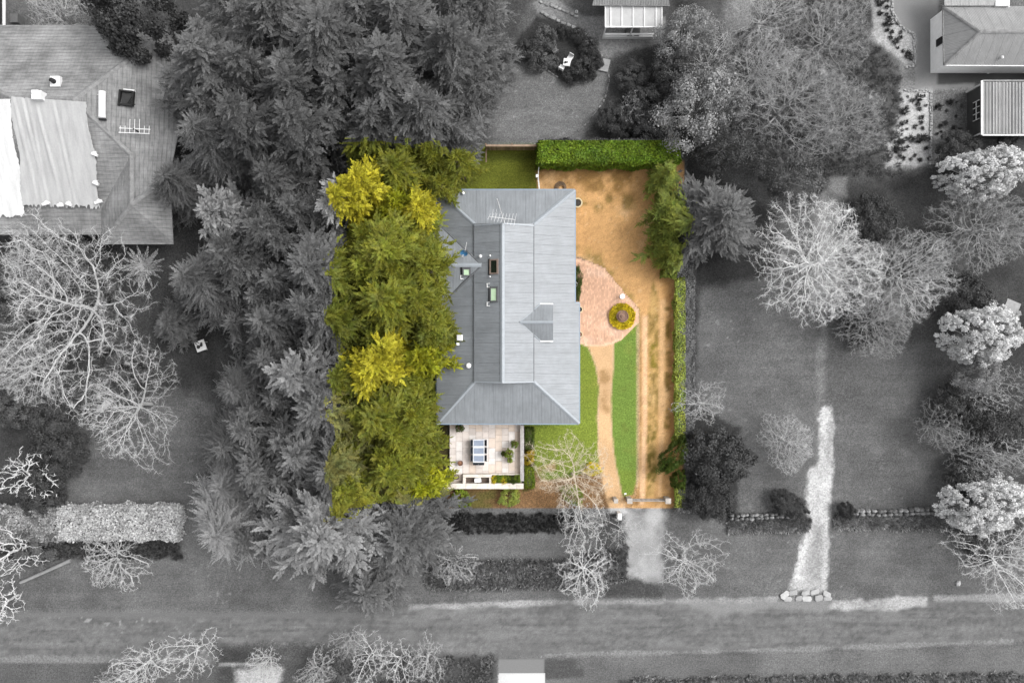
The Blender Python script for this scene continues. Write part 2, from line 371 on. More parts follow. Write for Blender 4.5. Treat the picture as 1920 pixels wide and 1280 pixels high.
smear([(1208, 470), (1235, 500), (1250, 560), (1262, 560), (1262, 480), (1240, 420)], (.26, .14, .05), 14, .6)
NF = vnoise(7, 9, 3)
def speck(p, col, soft, op, bias=.5): paint(mask(p, soft, soft * .8, .6) * np.clip(bias + NF * .9 + N2 * .4, 0, 1), col, op=op)
paint([(1199, 585), (1206, 585), (1206, 945), (1190, 945), (1198, 880)], (.30, .175, .075), 4, 3, op=.75); speck([(1199, 585), (1207, 585), (1207, 945), (1190, 945), (1198, 880)], (.20, .105, .04), 4, .7, .3)
paint([(1206, 590), (1217, 590), (1216, 760), (1211, 945), (1200, 945), (1206, 800)], (.53, .345, .205), 4, 2, op=.9)
mid = [(1217, 560), (1226, 520), (1238, 560), (1238, 680), (1236, 760), (1232, 930), (1213, 932), (1216, 800)]
paint(mid, (.34, .225, .085), 6, 4, op=.75); speck(mid, (.15, .10, .028), 5, .85, .35); speck([(1219, 640), (1236, 640), (1234, 690), (1219, 690)], (.16, .125, .02), 6, .8, .5); speck([(1216, 790), (1233, 790), (1229, 925), (1213, 925)], (.13, .095, .022), 5, .85, .65)
paint([(1238, 560), (1249, 560), (1249, 760), (1243, 945), (1234, 945), (1238, 760)], (.50, .315, .16), 4, 2, op=.85)
for y0_, y1_ in ((575, 640), (655, 730), (762, 800), (850, 900)): speck([(1249, y0_), (1260, y0_), (1261, y1_), (1248, y1_)], (.15, .095, .025), 5, .95, .6)
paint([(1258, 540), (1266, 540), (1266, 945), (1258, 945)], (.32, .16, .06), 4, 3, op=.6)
speck([(1236, 870), (1258, 870), (1256, 945), (1234, 945)], (.20, .12, .05), 8, .7, .3)
NG = vnoise(4.5, 4.5, 2); dm = mask(DY, 3, 2); RGB *= (1 + .13 * dm * NG)[..., None]
paint(dm * (vnoise(6, 6, 2) > .98), (.60, .44, .27), op=.22); paint(dm * (vnoise(6, 6, 2) > .98), (.19, .11, .05), op=.35)
# front lawn, path, beds
paint([(985, 780), (1080, 780), (1080, 635), (1200, 575), (1199, 700), (1198, 880), (1190, 926), (1168, 930), (1150, 890), (1010, 905), (985, 905)], (.125, .175, .030), 3, 2, 'front_lawn', var=.15)
paint([(1080, 640), (1128, 690), (1126, 880), (1000, 880), (1000, 795), (1086, 795)], (.150, .180, .026), 12, 10, op=.55)
paint([(1150, 640), (1196, 620), (1196, 880), (1160, 880), (1146, 760)], (.105, .165, .034), 8, 5, op=.7)
paint([(1196, 580), (1200, 580), (1200, 900), (1192, 930), (1196, 880)], (.36, .27, .16), 1, .6, op=.8)
PA = [(1100, 640), (1153, 640), (1152, 690), (1149, 730), (1147, 775), (1149, 810), (1154, 850), (1163, 900), (1176, 960), (1140, 960), (1128, 900), (1124, 850), (1122, 790), (1124, 720), (1120, 690), (1112, 665)]
paint(PA, (.46, .30, .165), 3, 2, 'footpath', var=.15)
smear([(1126, 690), (1146, 690), (1142, 770), (1126, 760)], (.21, .125, .05), 8, .7)
paint(mask(PA, 3, 2) * (np.abs(sdist(PA)) < 2.0), (.42, .30, .20), op=.6)
paint([(836, 905), (985, 905), (1005, 880), (1020, 900), (1128, 880), (1145, 960), (836, 960)], (.135, .078, .038), 6, 5, 'garden_bed', var=.35)
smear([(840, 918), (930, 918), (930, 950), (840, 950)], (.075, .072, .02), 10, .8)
smear([(1000, 880), (1040, 870), (1040, 900), (1000, 915)], (.30, .2, .12), 9, .8)
smear([(1180, 915), (1200, 915), (1196, 945), (1180, 945)], (.16, .10, .05), 8, .8)
paint([(982, 800), (1003, 800), (1003, 915), (982, 920)], (.06, .05, .015), 3, 2, 'garden_bed', var=.3)
# brick forecourt with its soldier-course edge and the crescent bed by the wall
BR = [(1060, 478), (1078, 482), (1104, 490), (1133, 502), (1165, 541), (1198, 579), (1198, 603), (1185, 618), (1168, 634), (1148, 644), (1125, 648), (1100, 646), (1080, 640), (1060, 640)]
paint(BR, (.47, .30, .21), .6, .2, 'brick_paving', var=.08)
RGBb = mask(BR, 2, .5) * np.clip(vnoise(26, 26, 3) * .9, 0, 1); paint(RGBb, (.58, .42, .33), op=.7)
paint(mask(BR, .6, .2) * (sdist(BR) < 4.5), (.60, .40, .28), op=.8)
paint([(1070, 500), (1080, 502), (1087, 520), (1087, 545), (1080, 562), (1070, 565)], (.03, .045, .010), 1.5, .8, 'garden_bed')
# the photograph keeps colour only on the property
# worn, weedy and mossy patches in the lawns
RGB *= (1 + .10 * vnoise(5, 5, 2) * (CLS == 0) + .035 * np.sin(GY / 4.2 + .6 * N3) * (CLS == 0))[..., None]
paint((CLS == 0) * (vnoise(6, 6, 2) > 1.05) * np.clip(N3 + .3, 0, 1), g(.22), op=.6)
for nm_, c_, k_ in (('lawn', (.13, .13, .13), .55), ('front_lawn', (.21, .20, .05), .5), ('back_lawn', (.13, .11, .03), .6), ('verge_grass', (.13, .13, .13), .5)):
    paint((CLS == CLSN.index(nm_)) * np.clip(vnoise(55, 40, 5) * 1.5 - .55, 0, 1), c_, op=k_)
    paint((CLS == CLSN.index(nm_)) * np.clip(vnoise(24, 24, 4) * 1.5 - .8, 0, 1), tuple(q * .42 for q in c_), op=k_ * .8)
lotm = (GX > LOT[0]) & (GX < LOT[2]) & (GY > LOT[1]) & (GY < LOT[3])
lum = RGB @ np.array((.2126, .7152, .0722))
RGB[~lotm] = lum[~lotm][:, None]

def ground_mat(name, var, fine, rough_bump, kind='grass'):
    t = NT(name); at = t.n('ShaderNodeVertexColor'); at.layer_name = 'Col'
    f = t.math('MULTIPLY', t.ramp(t.noise(9, 3, .7), 1 - var, 1 + var), t.ramp(t.noise(fine, 2, .7), 1 - var, 1 + var))
    if kind == 'grass':
        f = t.math('MULTIPLY', f, t.ramp(t.noise(4.5, 4, .75), .80, 1.20))
        f = t.math('MULTIPLY', f, t.ramp(t.noise(1.2, 3, .6, None, (.15, 2.2, 1)), .94, 1.06))
    if kind == 'gravel':
        vo = t.n('ShaderNodeTexVoronoi'); vo.inputs['Scale'].default_value = 9; t.l(t.pos(), vo.inputs['Vector'])
        sp = t.n('ShaderNodeSeparateColor'); t.l(vo.outputs['Color'], sp.inputs[0]); f = t.math('MULTIPLY', f, t.ramp(sp.outputs[0], .78, 1.25, 0, 1))
    c = t.scale(at.outputs['Color'], f)
    if kind == 'brick':
        br = t.n('ShaderNodeTexBrick'); mp = t.n('ShaderNodeMapping'); mp.inputs['Rotation'].default_value = (0, 0, math.pi / 2)
        t.l(t.pos(), mp.inputs[0]); t.l(mp.outputs[0], br.inputs['Vector'])
        br.inputs['Scale'].default_value = 1.0; br.inputs['Brick Width'].default_value = .23; br.inputs['Row Height'].default_value = .115; br.inputs['Mortar Size'].default_value = .008
        br.inputs['Color1'].default_value = (.8, .78, .76, 1); br.inputs['Color2'].default_value = (1.18, 1.15, 1.12, 1); br.inputs['Mortar'].default_value = (.8, .78, .75, 1)
        c = t.mix(1.0, c, br.outputs['Color'], 'MULTIPLY')
    t.bump(t.noise(fine, 3, .7), rough_bump)
    return t.fin(c, .95, 0, .1)
gm = {'grass': ground_mat('grass_ground', .30, 24, .02), 'dirt': ground_mat('bare_earth', .17, 20, .02, 'dirt'), 'litter': ground_mat('leaf_litter_ground', .34, 20, .03, 'gravel'),
      'gravel': ground_mat('gravel_ground', .14, 26, .02, 'gravel'), 'brick': ground_mat('brick_paving', .05, 30, .004, 'brick'), 'hard': ground_mat('worn_hard_surface', .07, 30, .008, 'dirt')}
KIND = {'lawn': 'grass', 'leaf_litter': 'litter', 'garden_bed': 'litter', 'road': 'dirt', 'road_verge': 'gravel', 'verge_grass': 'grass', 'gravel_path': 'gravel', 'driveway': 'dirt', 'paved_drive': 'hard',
        'gravel_bed': 'gravel', 'patio': 'gravel', 'concrete_apron': 'hard', 'white_slab': 'hard', 'back_lawn': 'grass', 'front_lawn': 'grass', 'footpath': 'dirt', 'brick_paving': 'brick'}
LBL = {'lawn': 'grey mown lawns around the neighbouring houses', 'leaf_litter': 'dark leaf litter under the trees', 'garden_bed': 'dark mulched garden beds', 'road': 'worn grey road along the foot of the picture',
       'road_verge': 'pale dusty edge of the road', 'verge_grass': 'grass strip below the road', 'gravel_path': 'pale gravel path across the right-hand lawn', 'driveway': 'orange earth yard and wheel-track driveway',
       'paved_drive': 'grey paved drive beside the upper right house', 'gravel_bed': 'pale gravel beds with tussocks', 'patio': 'grey patio in front of the glazed pergola', 'concrete_apron': 'grey concrete apron at the bottom edge',
       'white_slab': 'bright white slab at the bottom edge', 'back_lawn': 'olive back lawn behind the blue-grey roof', 'front_lawn': 'bright green front lawn', 'footpath': 'sandy footpath through the front lawn', 'brick_paving': 'pink brick forecourt beside the house'}
HZ = 0.03 * vnoise(120, 120, 3)
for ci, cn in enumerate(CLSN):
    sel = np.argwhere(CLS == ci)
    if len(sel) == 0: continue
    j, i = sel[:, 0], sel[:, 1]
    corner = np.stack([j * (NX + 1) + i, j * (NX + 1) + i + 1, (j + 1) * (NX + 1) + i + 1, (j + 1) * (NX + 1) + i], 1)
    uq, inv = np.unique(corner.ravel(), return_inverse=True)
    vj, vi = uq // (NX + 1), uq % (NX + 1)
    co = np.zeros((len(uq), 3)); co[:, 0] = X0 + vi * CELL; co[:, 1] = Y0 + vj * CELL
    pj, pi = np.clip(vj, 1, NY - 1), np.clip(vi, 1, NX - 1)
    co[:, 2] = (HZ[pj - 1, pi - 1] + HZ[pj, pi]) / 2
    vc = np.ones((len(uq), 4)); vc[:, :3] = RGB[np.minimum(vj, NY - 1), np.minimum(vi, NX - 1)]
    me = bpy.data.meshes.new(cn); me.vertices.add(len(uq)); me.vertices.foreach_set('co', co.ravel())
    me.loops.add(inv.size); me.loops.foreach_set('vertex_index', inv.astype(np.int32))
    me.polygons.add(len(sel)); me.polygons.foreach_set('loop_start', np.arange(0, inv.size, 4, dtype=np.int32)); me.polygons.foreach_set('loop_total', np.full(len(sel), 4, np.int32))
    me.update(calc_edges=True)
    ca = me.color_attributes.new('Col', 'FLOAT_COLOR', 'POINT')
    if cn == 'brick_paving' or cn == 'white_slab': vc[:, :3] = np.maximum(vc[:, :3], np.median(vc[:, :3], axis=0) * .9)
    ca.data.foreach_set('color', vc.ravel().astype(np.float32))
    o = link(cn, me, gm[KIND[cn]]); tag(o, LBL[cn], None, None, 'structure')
# open country beyond, down to the horizon
t = NT('far_grass'); f = t.math('MULTIPLY', t.ramp(t.noise(.05, 5), .7, 1.3), t.ramp(t.noise(3, 3), .8, 1.2)); t.fin(t.scale((.09, .09, .09), f), .95, 0, .1)
mb = MB(); mb.add([(-1500, -1500, -.12), (1500, -1500, -.12), (1500, 1500, -.12), (-1500, 1500, -.12)], [(0, 1, 2, 3)])
tag(mb.build('ground', t.m), 'open grey ground beyond the gardens', None, None, 'structure')
# ------------------------------------------------------------------ buildings
def sheet_mat(name, col, axis, period=.114, depth=.003, rough=.45, metal=.0, spec=.5):
    t = NT(name); sx = t.n('ShaderNodeSeparateXYZ'); t.l(t.pos(), sx.inputs[0])
    ph = t.math('MULTIPLY', sx.outputs[axis], 2 * math.pi / period); s = t.math('SINE', ph, 0)
    oi = t.n('ShaderNodeObjectInfo')
    f = t.math('MULTIPLY', t.ramp(t.noise(.8, 6, .7), .86, 1.12), t.ramp(oi.outputs['Random'], .97, 1.03, 0, 1))
    f = t.math('MULTIPLY', f, t.ramp(t.noise(2.0, 4, .6, None, (.25, 3, 1) if axis == 1 else (3, .25, 1)), .90, 1.08))
    f = t.math('MULTIPLY', f, t.ramp(s, .965, 1.03, -1, 1))
    t.bump(s, depth); return t.fin(t.scale(tuple(col), f), rough, metal, spec)
def clip_axis(poly, ax, lo, hi):
    for sgn, lim in ((1, lo), (-1, hi)):
        out = []
        for i in range(len(poly)):
            p, q = poly[i], poly[(i + 1) % len(poly)]; a, b = sgn * (p[ax] - lim), sgn * (q[ax] - lim)
            if a >= 0: out.append(p)
            if (a >= 0) != (b >= 0): k = a / (a - b); out.append((p[0] + (q[0] - p[0]) * k, p[1] + (q[1] - p[1]) * k))
        poly = out
        if len(poly) < 3: return []
    return poly
def sheets(parent, pl, pts, axis, width, mat, name='roof_sheet', thick=.03, gap=.012, lift=0.0, deck=None):
    """cover a roof face with separate sheets running down the slope"""
    poly = [(p[0], p[1]) for p in pts]; lo = min(p[axis] for p in poly); hi = max(p[axis] for p in poly)
    if deck is not None:
        t = [Vector((x, y, pl.z(x, y) + lift - thick - .012)) for x, y in poly]
        MB().prism(t, (0, 0, -.08)).build('roof_deck', deck, parent)
    n = max(1, round((hi - lo) / width)); wd = (hi - lo) / n
    for k in range(n):
        c = clip_axis(poly, axis, lo + k * wd + gap / 2, lo + (k + 1) * wd - gap / 2)
        if len(c) < 3: continue
        MB().prism([Vector((x, y, pl.z(x, y) + lift)) for x, y in c], -pl.n * thick).build(name, mat, parent)
def cap(parent, p, q, mat, wd=.16, ht=.07, name='ridge_cap'):
    p, q = Vector(p), Vector(q); d = q - p; L = d.length; x = d.normalized(); y = Vector((0, 0, 1)).cross(x).normalized(); z = x.cross(y)
    M = Matrix((x, y, z)).transposed()
    prof = [(-wd, -ht), (-wd * .45, .0), (0, ht * .5), (wd * .45, 0), (wd, -ht)]
    mb = MB(); vs = [M @ Vector((s * L / 2, a, b)) + (p + q) / 2 for s in (-1, 1) for a, b in prof]
    mb.add(vs, [(i, i + 5, i + 6, i + 1) for i in range(4)] + [(0, 1, 2, 3, 4), (9, 8, 7, 6, 5), (0, 4, 9, 5)]); return mb.build(name, mat, parent)
def bar(parent, name, p, q, w_, h_, mat):
    p, q = Vector(p), Vector(q); d = q - p; x = d.normalized(); y = Vector((0, 0, 1)).cross(x)
    y = y.normalized() if y.length > 1e-4 else Vector((0, 1, 0)); M = Matrix((x, y, x.cross(y))).transposed()
    return MB().box((p + q) / 2, (d.length, w_, h_), M=M).build(name, mat, parent)
def onplane_box(mb, pl, c, xdir, size, lift):
    x, y, n = pl.basis(xdir); M = Matrix((x, y, n)).transposed(); mb.box(Vector(c) + n * (lift + size[2] / 2), size, M=M)

m_roofY = sheet_mat('blue_grey_roof_sheet_across', (.178, .190, .202), 1)
m_roofX = sheet_mat('blue_grey_roof_sheet_along', (.178, .190, .202), 0)
m_deck = plain('roof_underlay', (.10, .105, .11))
m_cap = plain('roof_flashing', (.23, .25, .27), .45, spec=.6, var=.08)
m_gut = plain('blue_grey_gutter', (.16, .215, .27), .4, spec=.6, var=.08)
m_brk = plain('dark_flashing', (.07, .075, .08), .6)
m_brick = plain('red_brown_brick_wall', (.26, .14, .09))
m_dark = plain('dark_gap', (.015, .015, .016)); m_white = plain('white_paint', (.72, .72, .71), .5, var=.06)
m_glass_dark = plain('dark_skylight_glass', (.010, .014, .010), .12, spec=.5, var=.1)
m_glass_green = plain('pale_green_blind', (.42, .56, .38), .35, var=.06)
m_brownframe = plain('brown_skylight_frame', (.16, .12, .10), .5); m_darkframe = plain('dark_skylight_frame', (.09, .09, .095), .5)
m_steel = plain('galvanised_metal', (.5, .5, .5), .4, spec=.6, var=.08)

# ---- the house in the middle
E, B_, RG = 3.0, 4.35, 5.55
house = thing('house', 'house with blue-grey corrugated metal roof in the middle of the coloured property', 'house', W(948, 575))
a_, b_, c_, d_ = W(1078, 356, E), W(819, 356, E), W(1000, 421, B_), W(890, 421, B_)
e_, f_, h_ = W(1000, 715, B_), W(890, 715, B_), W(819, 794, E)
PE, PWs, PN, PS = Plane(a_, c_, e_), Plane(b_, d_, f_), Plane(a_, b_, c_), None
g_ = PE.at(1086, 794); PS = Plane(g_, e_, f_); j1, j2 = PE.at(1078, 568), PE.at(1086, 568)
h_ = PS.at(819, 794); m_ = Vector((e_.x, j1.y, 0))
sheets(house, PE, [a_, j1, m_, c_], 1, .762, m_roofY, deck=m_deck)
sheets(house, PE, [j2, g_, e_, m_], 1, .762, m_roofY, deck=m_deck)
sheets(house, PWs, [b_, d_, f_, h_], 1, .762, m_roofY, deck=m_deck)
sheets(house, PN, [b_, a_, c_, d_], 0, .762, m_roofX, deck=m_deck)
sheets(house, PS, [h_, f_, e_, g_], 0, .762, m_roofX, deck=m_deck)
r1, r2 = W(942, 419, RG), W(942, 717, RG)
cu, eu, du, fu = W(1001, 419, B_ + .10), W(1001, 717, B_ + .10), W(889, 419, B_ + .10), W(889, 717, B_ + .10)
PUE, PUW = Plane(r1, r2, cu), Plane(r1, r2, du)
sheets(house, PUE, [r1, cu, eu, r2], 1, .762, m_roofY, deck=m_deck)
sheets(house, PUW, [r1, du, fu, r2], 1, .762, m_roofY, deck=m_deck)
for y, s in ((r1.y, -1), (r2.y, 1)):
    MB().prism([Vector((cu.x - .1, y + s * .12, B_ - .15)), Vector((r1.x, y + s * .12, RG - .15)), Vector((du.x + .1, y + s * .12, B_ - .15))], (0, s * .08, 0)).build('gable', m_cap, house)
    bar(house, 'barge_flashing', Vector((r1.x, y, RG + .03)), Vector((cu.x, y, B_ + .13)), .10, .06, m_cap); bar(house, 'barge_flashing', Vector((r1.x, y, RG + .03)), Vector((du.x, y, B_ + .13)), .10, .06, m_cap)
for p, q in ((cu, eu), (du, fu)): bar(house, 'break_flashing', p + Vector((0, 0, -.02)), q + Vector((0, 0, -.02)), .05, .07, m_brk)
cap(house, r1 + Vector((0, 0, .03)), r2 + Vector((0, 0, .03)), m_cap, .17)
up = Vector((0, 0, .03))
for p, q in ((a_, c_), (b_, d_), (g_, e_), (h_, f_)): cap(house, p + up, q + up, m_cap, .15, .06, 'hip_cap')
for p, q in ((a_, b_), (a_, j1), (j1, j2), (j2, g_), (g_, h_), (h_, b_)): bar(house, 'gutter', p + Vector((0, 0, -.07)), q + Vector((0, 0, -.07)), .15, .12, m_gut)
wi = .55
MB().box(((a_.x + b_.x) / 2, (a_.y + g_.y) / 2, 1.4), (a_.x - b_.x - 2 * wi, a_.y - g_.y - 2 * wi, 2.8)).build('wall', m_brick, house)
# cross gable on the tree side
k0, k1 = W(903, 497, 4.78), W(780, 497, 4.78)
n1, n2, n3 = W(893, 487, 4.52), W(836, 430, 3.25), W(780, 404, 2.9)
PGN = Plane(k0, k1, W(840, 440, 3.45)); PGS = Plane(k0, k1, W(840, 556, 3.45))
gn = [k0, k1, PGN.at(780, 408), PGN.at(826, 424)]; gs = [k0, PGS.at(868, 527), PGS.at(832, 566), PGS.at(780, 570), k1]
sheets(house, PGN, gn, 0, .762, m_roofX, deck=m_deck); sheets(house, PGS, gs, 0, .762, m_roofX, deck=m_deck)
cap(house, k0 + up, k1 + up, m_cap)
cap(house, gn[0] + up * .6, gn[3] + up * .6, m_deck, .12, .05, 'valley_flashing'); cap(house, gs[0] + up * .6, gs[2] + up * .6, m_deck, .12, .05, 'valley_flashing')
MB().box((k1.x + 2.2, k1.y, 1.3), (3.6, 5.6, 2.6)).build('wall', m_brick, house)
# front dormer
D0, D1 = PUE.at(975, 604), None; D1 = W(1037, 604, D0.z)
for py, s in ((571, 1), (638, -1)):
    q0 = PE.at(1013, py); q1 = W(1037, py, q0.z); pd = Plane(D0, D1, q0); sheets(house, pd, [D0, D1, q1, q0], 0, .762, m_roofX, lift=.03, deck=m_deck)
    bar(house, 'gutter', q0 + Vector((0, s * .06, 0)), q1 + Vector((0, s * .06, 0)), .09, .09, m_white)
    cap(house, D0 + up, q0 + up, m_cap, .10, .04, 'valley_flashing')
cap(house, D0 + up * 2, D1 + up * 2, m_cap, .11, .05)
MB().prism([Vector((D1.x - .1, D1.y, D0.z - .12)), Vector((D1.x - .1, W(0, 571, 4).y - .1, 4.0)), Vector((D1.x - .1, W(0, 571, 4).y - .1, 3.3)), Vector((D1.x - .1, W(0, 638, 4).y + .1, 3.3)), Vector((D1.x - .1, W(0, 638, 4).y + .1, 4.0))], (-.05, 0, 0)).build('dormer_wall', m_white, house)
# skylights: curb, frame bars, pane
def skylight(px, py, wd, ln, pl, mf, mg, label):
    c = pl.at(px, py); pa = MB(); onplane_box(pa, pl, c, (1, 0, 0), (wd - .14, ln - .14, .10), .0); s = pa.build('skylight', mg, house, label)
    x, y, n = pl.basis((1, 0, 0))
    for dx, dy, sx, sy in ((-wd / 2 + .05, 0, .10, ln), (wd / 2 - .05, 0, .10, ln), (0, -ln / 2 + .05, wd - .2, .10), (0, ln / 2 - .05, wd - .2, .10)):
        q = MB(); onplane_box(q, pl, c + x * dx + y * dy, (1, 0, 0), (sx, sy, .15), .0); q.build('skylight_frame', mf, s)
    q = MB(); onplane_box(q, pl, c + x * (-wd / 2 - .09) , (1, 0, 0), (.16, ln + .1, .03), .0); q.build('flashing', m_dark, s)
skylight(927, 500, .70, 1.12, PUW, m_brownframe, m_glass_dark, 'open dark skylight with brown frame'); skylight(927, 552, .66, 1.12, PUW, m_darkframe, m_glass_green, 'skylight with pale green blind')
skylight(875, 509, .62, .68, PGS, m_darkframe, m_glass_green, 'small square skylight with pale glass')
for px, py, pl in ((916, 535, PUW), (916, 570, PUW), (866, 519, PGS)):
    mb = MB(); c = pl.at(px, py)
    for dx, dy, sx, sy in ((-.1, 0, .045, .32), (.02, .14, .2, .045), (.02, -.14, .2, .045)): x, y, n = pl.basis((1, 0, 0)); onplane_box(mb, pl, c + x * dx + y * dy, (1, 0, 0), (sx, sy, .05), .02)
    mb.build('roof_bracket', m_white, house)
for px, py, pl, r in ((901, 481, PUW, .10), (919, 480, PUW, .06), (919, 519, PUW, .05), (879, 685, PWs, .16), (869, 363, PN, .09)):
    c = pl.at(px, py); q = MB(); q.lathe([(r * .6, -.1), (r * .6, .22), (r * 1.2, .24), (r * 1.2, .30), (r * .5, .38)], 12, c); q.build('vent_pipe', m_white, house)
mb = MB(); onplane_box(mb, PWs, PWs.at(865, 633), (1, 0, 0), (.36, .44, .28), .1); mb.box(PWs.at(862, 640) + Vector((-.12, -.2, .3)), (.2, .2, .3)); mb.build('evaporative_vent', m_white, house)
# television antenna on the ridge
base = W(946, 418, 5.55); ant = thing('television_antenna', 'thin white television antenna mast on the north end of the blue-grey roof', 'antenna', base)
top = W(931, 372, 9.2); top = Vector((base.x - .08, base.y + .35, 8.6)); top = W(932, 373, 8.3)
MB().tube(base, top, .035, .03, 6).build('mast', m_steel, ant)
bm0, bm1 = W(917, 406, 6.7), W(966, 412, 6.6); MB().tube(bm0, bm1, .022, n=5).build('boom', m_steel, ant)
for k in range(9):
    p = bm0.lerp(bm1, k / 8); l = .22 + .03 * k
    MB().tube(p + Vector((-.10, -l, .0)), p + Vector((.10, l, .02)), .016, n=4).build('element', m_steel, ant)
for k in range(2):
    p = W(922 + 6 * k, 402, 6.75); MB().tube(p + Vector((0, -.35, .15)), p + Vector((.12, .35, .15)), .014, n=4).build('element', m_steel, ant)
# blue satellite dish
m_blue = plain('blue_dish', (.05, .17, .33), .45, var=.1)
dc = PGN.at(868, 482); dish = thing('satellite_dish', 'blue satellite dish on the cross gable beside the trees', 'satellite dish', dc)
MB().tube(dc, dc + Vector((.03, .1, .6)), .035, n=6).build('mount', m_steel, dish)
ctr = dc + Vector((.1, .25, .75)); nn = Vector((-.25, -.75, .55)).normalized(); ax = nn.orthogonal().normalized(); bx = nn.cross(ax)
mb = MB(); vs = [ctr - nn * .09]; fs = []
for r, off in ((.16, -.06), (.33, .02)):
    for i in range(16): vs.append(ctr + (ax * math.cos(i * math.pi / 8) + bx * math.sin(i * math.pi / 8)) * r + nn * off)
fs = [(0, 1 + i, 1 + (i + 1) % 16) for i in range(16)] + [(1 + i, 17 + i, 17 + (i + 1) % 16, 1 + (i + 1) % 16) for i in range(16)]
mb.add(vs, fs); mb.smooth = True; mb.build('reflector', m_blue, dish)
MB().tube(ctr - bx * .0 + Vector((0, -.1, -.25)), ctr + nn * .45 + Vector((0, 0, -.1)), .02, n=5).build('feed_arm', m_steel, dish)
MB().tube(ctr + Vector((.1, .05, .1)), ctr + Vector((.25, .75, .35)), .02, n=5).build('support_arm', m_steel, dish)

# ---- left neighbour: hipped tile roof with tarpaulins
def tile_mat(name, v, axis):
    t = NT(name); sx = t.n('ShaderNodeSeparateXYZ'); t.l(t.pos(), sx.inputs[0])
    fr = t.math('FRACT', t.math('MULTIPLY', sx.outputs[axis], 1 / .30), 0); oth = t.math('FRACT', t.math('MULTIPLY', sx.outputs[1 - axis], 1 / .28), 0)
    f = t.math('MULTIPLY', t.ramp(t.noise(.5, 6, .65), .62, 1.38), t.ramp(t.noise(3, 4, .7, None, (3, .5, 1) if axis == 0 else (.5, 3, 1)), .75, 1.25))
    f = t.math('MULTIPLY', f, t.ramp(fr, .80, 1.08, 0, .3)); f = t.math('MULTIPLY', f, t.ramp(oth, .88, 1.05, 0, .25))
    t.bump(fr, .035); return t.fin(t.scale((v, v, v), f), .85, 0, .2)
m_tN, m_tE = tile_mat('weathered_grey_tiles_along', .165, 1), tile_mat('weathered_grey_tiles_across', .155, 0)
m_rc = grey('grey_ridge_tiles', .17, var=.3); m_gw = grey('grey_white_paint', .58, var=.08); m_gwall = grey('pale_rendered_wall', .45)
nb = thing('tarped_house', 'old tiled house at the left edge with pale tarpaulins over its roof', 'house', W(120, 250))
nA, nB = W(18, 182, 6.4), W(137, 187, 6.4); nC = W(322, 50, 3.2); nD = W(-260, 50, 3.2)
nF, nG = W(245, 291, 4.9), W(245, 383, 4.9); nH = W(192, 455, 3.2); nI = W(325, 455, 3.2); nJ = W(318, 330, 4.4); nK = W(190, 392, 3.7); nL = W(190, 437, 3.2); nM = W(-260, 437, 3.2); nE = W(345, 200, 3.2)
def face(pts, name, mat, th=.08): MB().prism(pts, (0, 0, -th)).build(name, mat, nb)
face([nD, nA, nB, nC], 'roof_slope', m_tN); face([nC, nB, nF, nE], 'roof_slope', m_tE); face([nE, nF, nG, nJ], 'roof_slope', m_tE)
face([nA, nM, nL, nK, nF, nB], 'roof_slope', m_tN); face([nF, nK, nL, nH, nG], 'roof_slope', m_tE); face([nG, nH, nI], 'roof_slope', m_tN); face([nJ, nG, nI], 'roof_slope', m_tN)
face([nD, nM, nA], 'roof_slope', m_tE)
for p, q in ((nC, nB), (nB, nA), (nB, nF), (nF, nG), (nG, nH), (nG, nJ), (nA, nD)): cap(nb, p + up, q + up, m_rc, .20, .08)
cap(nb, nF + Vector((-.4, -.4, -.25)), nK.lerp(nF, .35), m_deck, .10, .03, 'valley_flashing')
MB().box((W(20, 250).x, W(0, 250).y, 1.5), (17.5, 13.5, 3.0)).build('wall', m_gwall, nb)
MB().box((W(250, 380, 3).x, W(0, 350, 3).y, 1.5), (3.6, 6.0, 3.0)).build('wall', m_gwall, nb)
for p, q in ((nM, nL), (nH, nI)): bar(nb, 'gutter', p + Vector((0, -.06, -.06)), q + Vector((0, -.06, -.06)), .12, .10, m_rc)
bar(nb, 'gutter', nD + Vector((0, .06, -.06)), nC + Vector((0, .06, -.06)), .12, .10, m_rc)
# pale box vent on the north slope, chimney stump on the ridge
NP = Plane(nD, nB, nC); SP = Plane(nA, nB, nM)
q = NP.at(107, 155); vb = MB(); vb.box(q + Vector((0, 0, .12)), (.72, .78, .36)); vo_ = vb.build('roof_vent', m_gw, nb); MB().lathe([(.18, -.05), (.16, .4), (.02, .55)], 10, q + Vector((-.05, -.02, .3))).build('cowl', m_dark, vo_)
q = W(76, 182, 6.4); ch = MB().box(q + Vector((0, 0, .1)), (.7, .62, .9)).build('chimney', m_gw, nb); MB().box(q + Vector((-.05, .2, .58)), (.5, .25, .1)).build('chimney_pot', m_gw, ch)
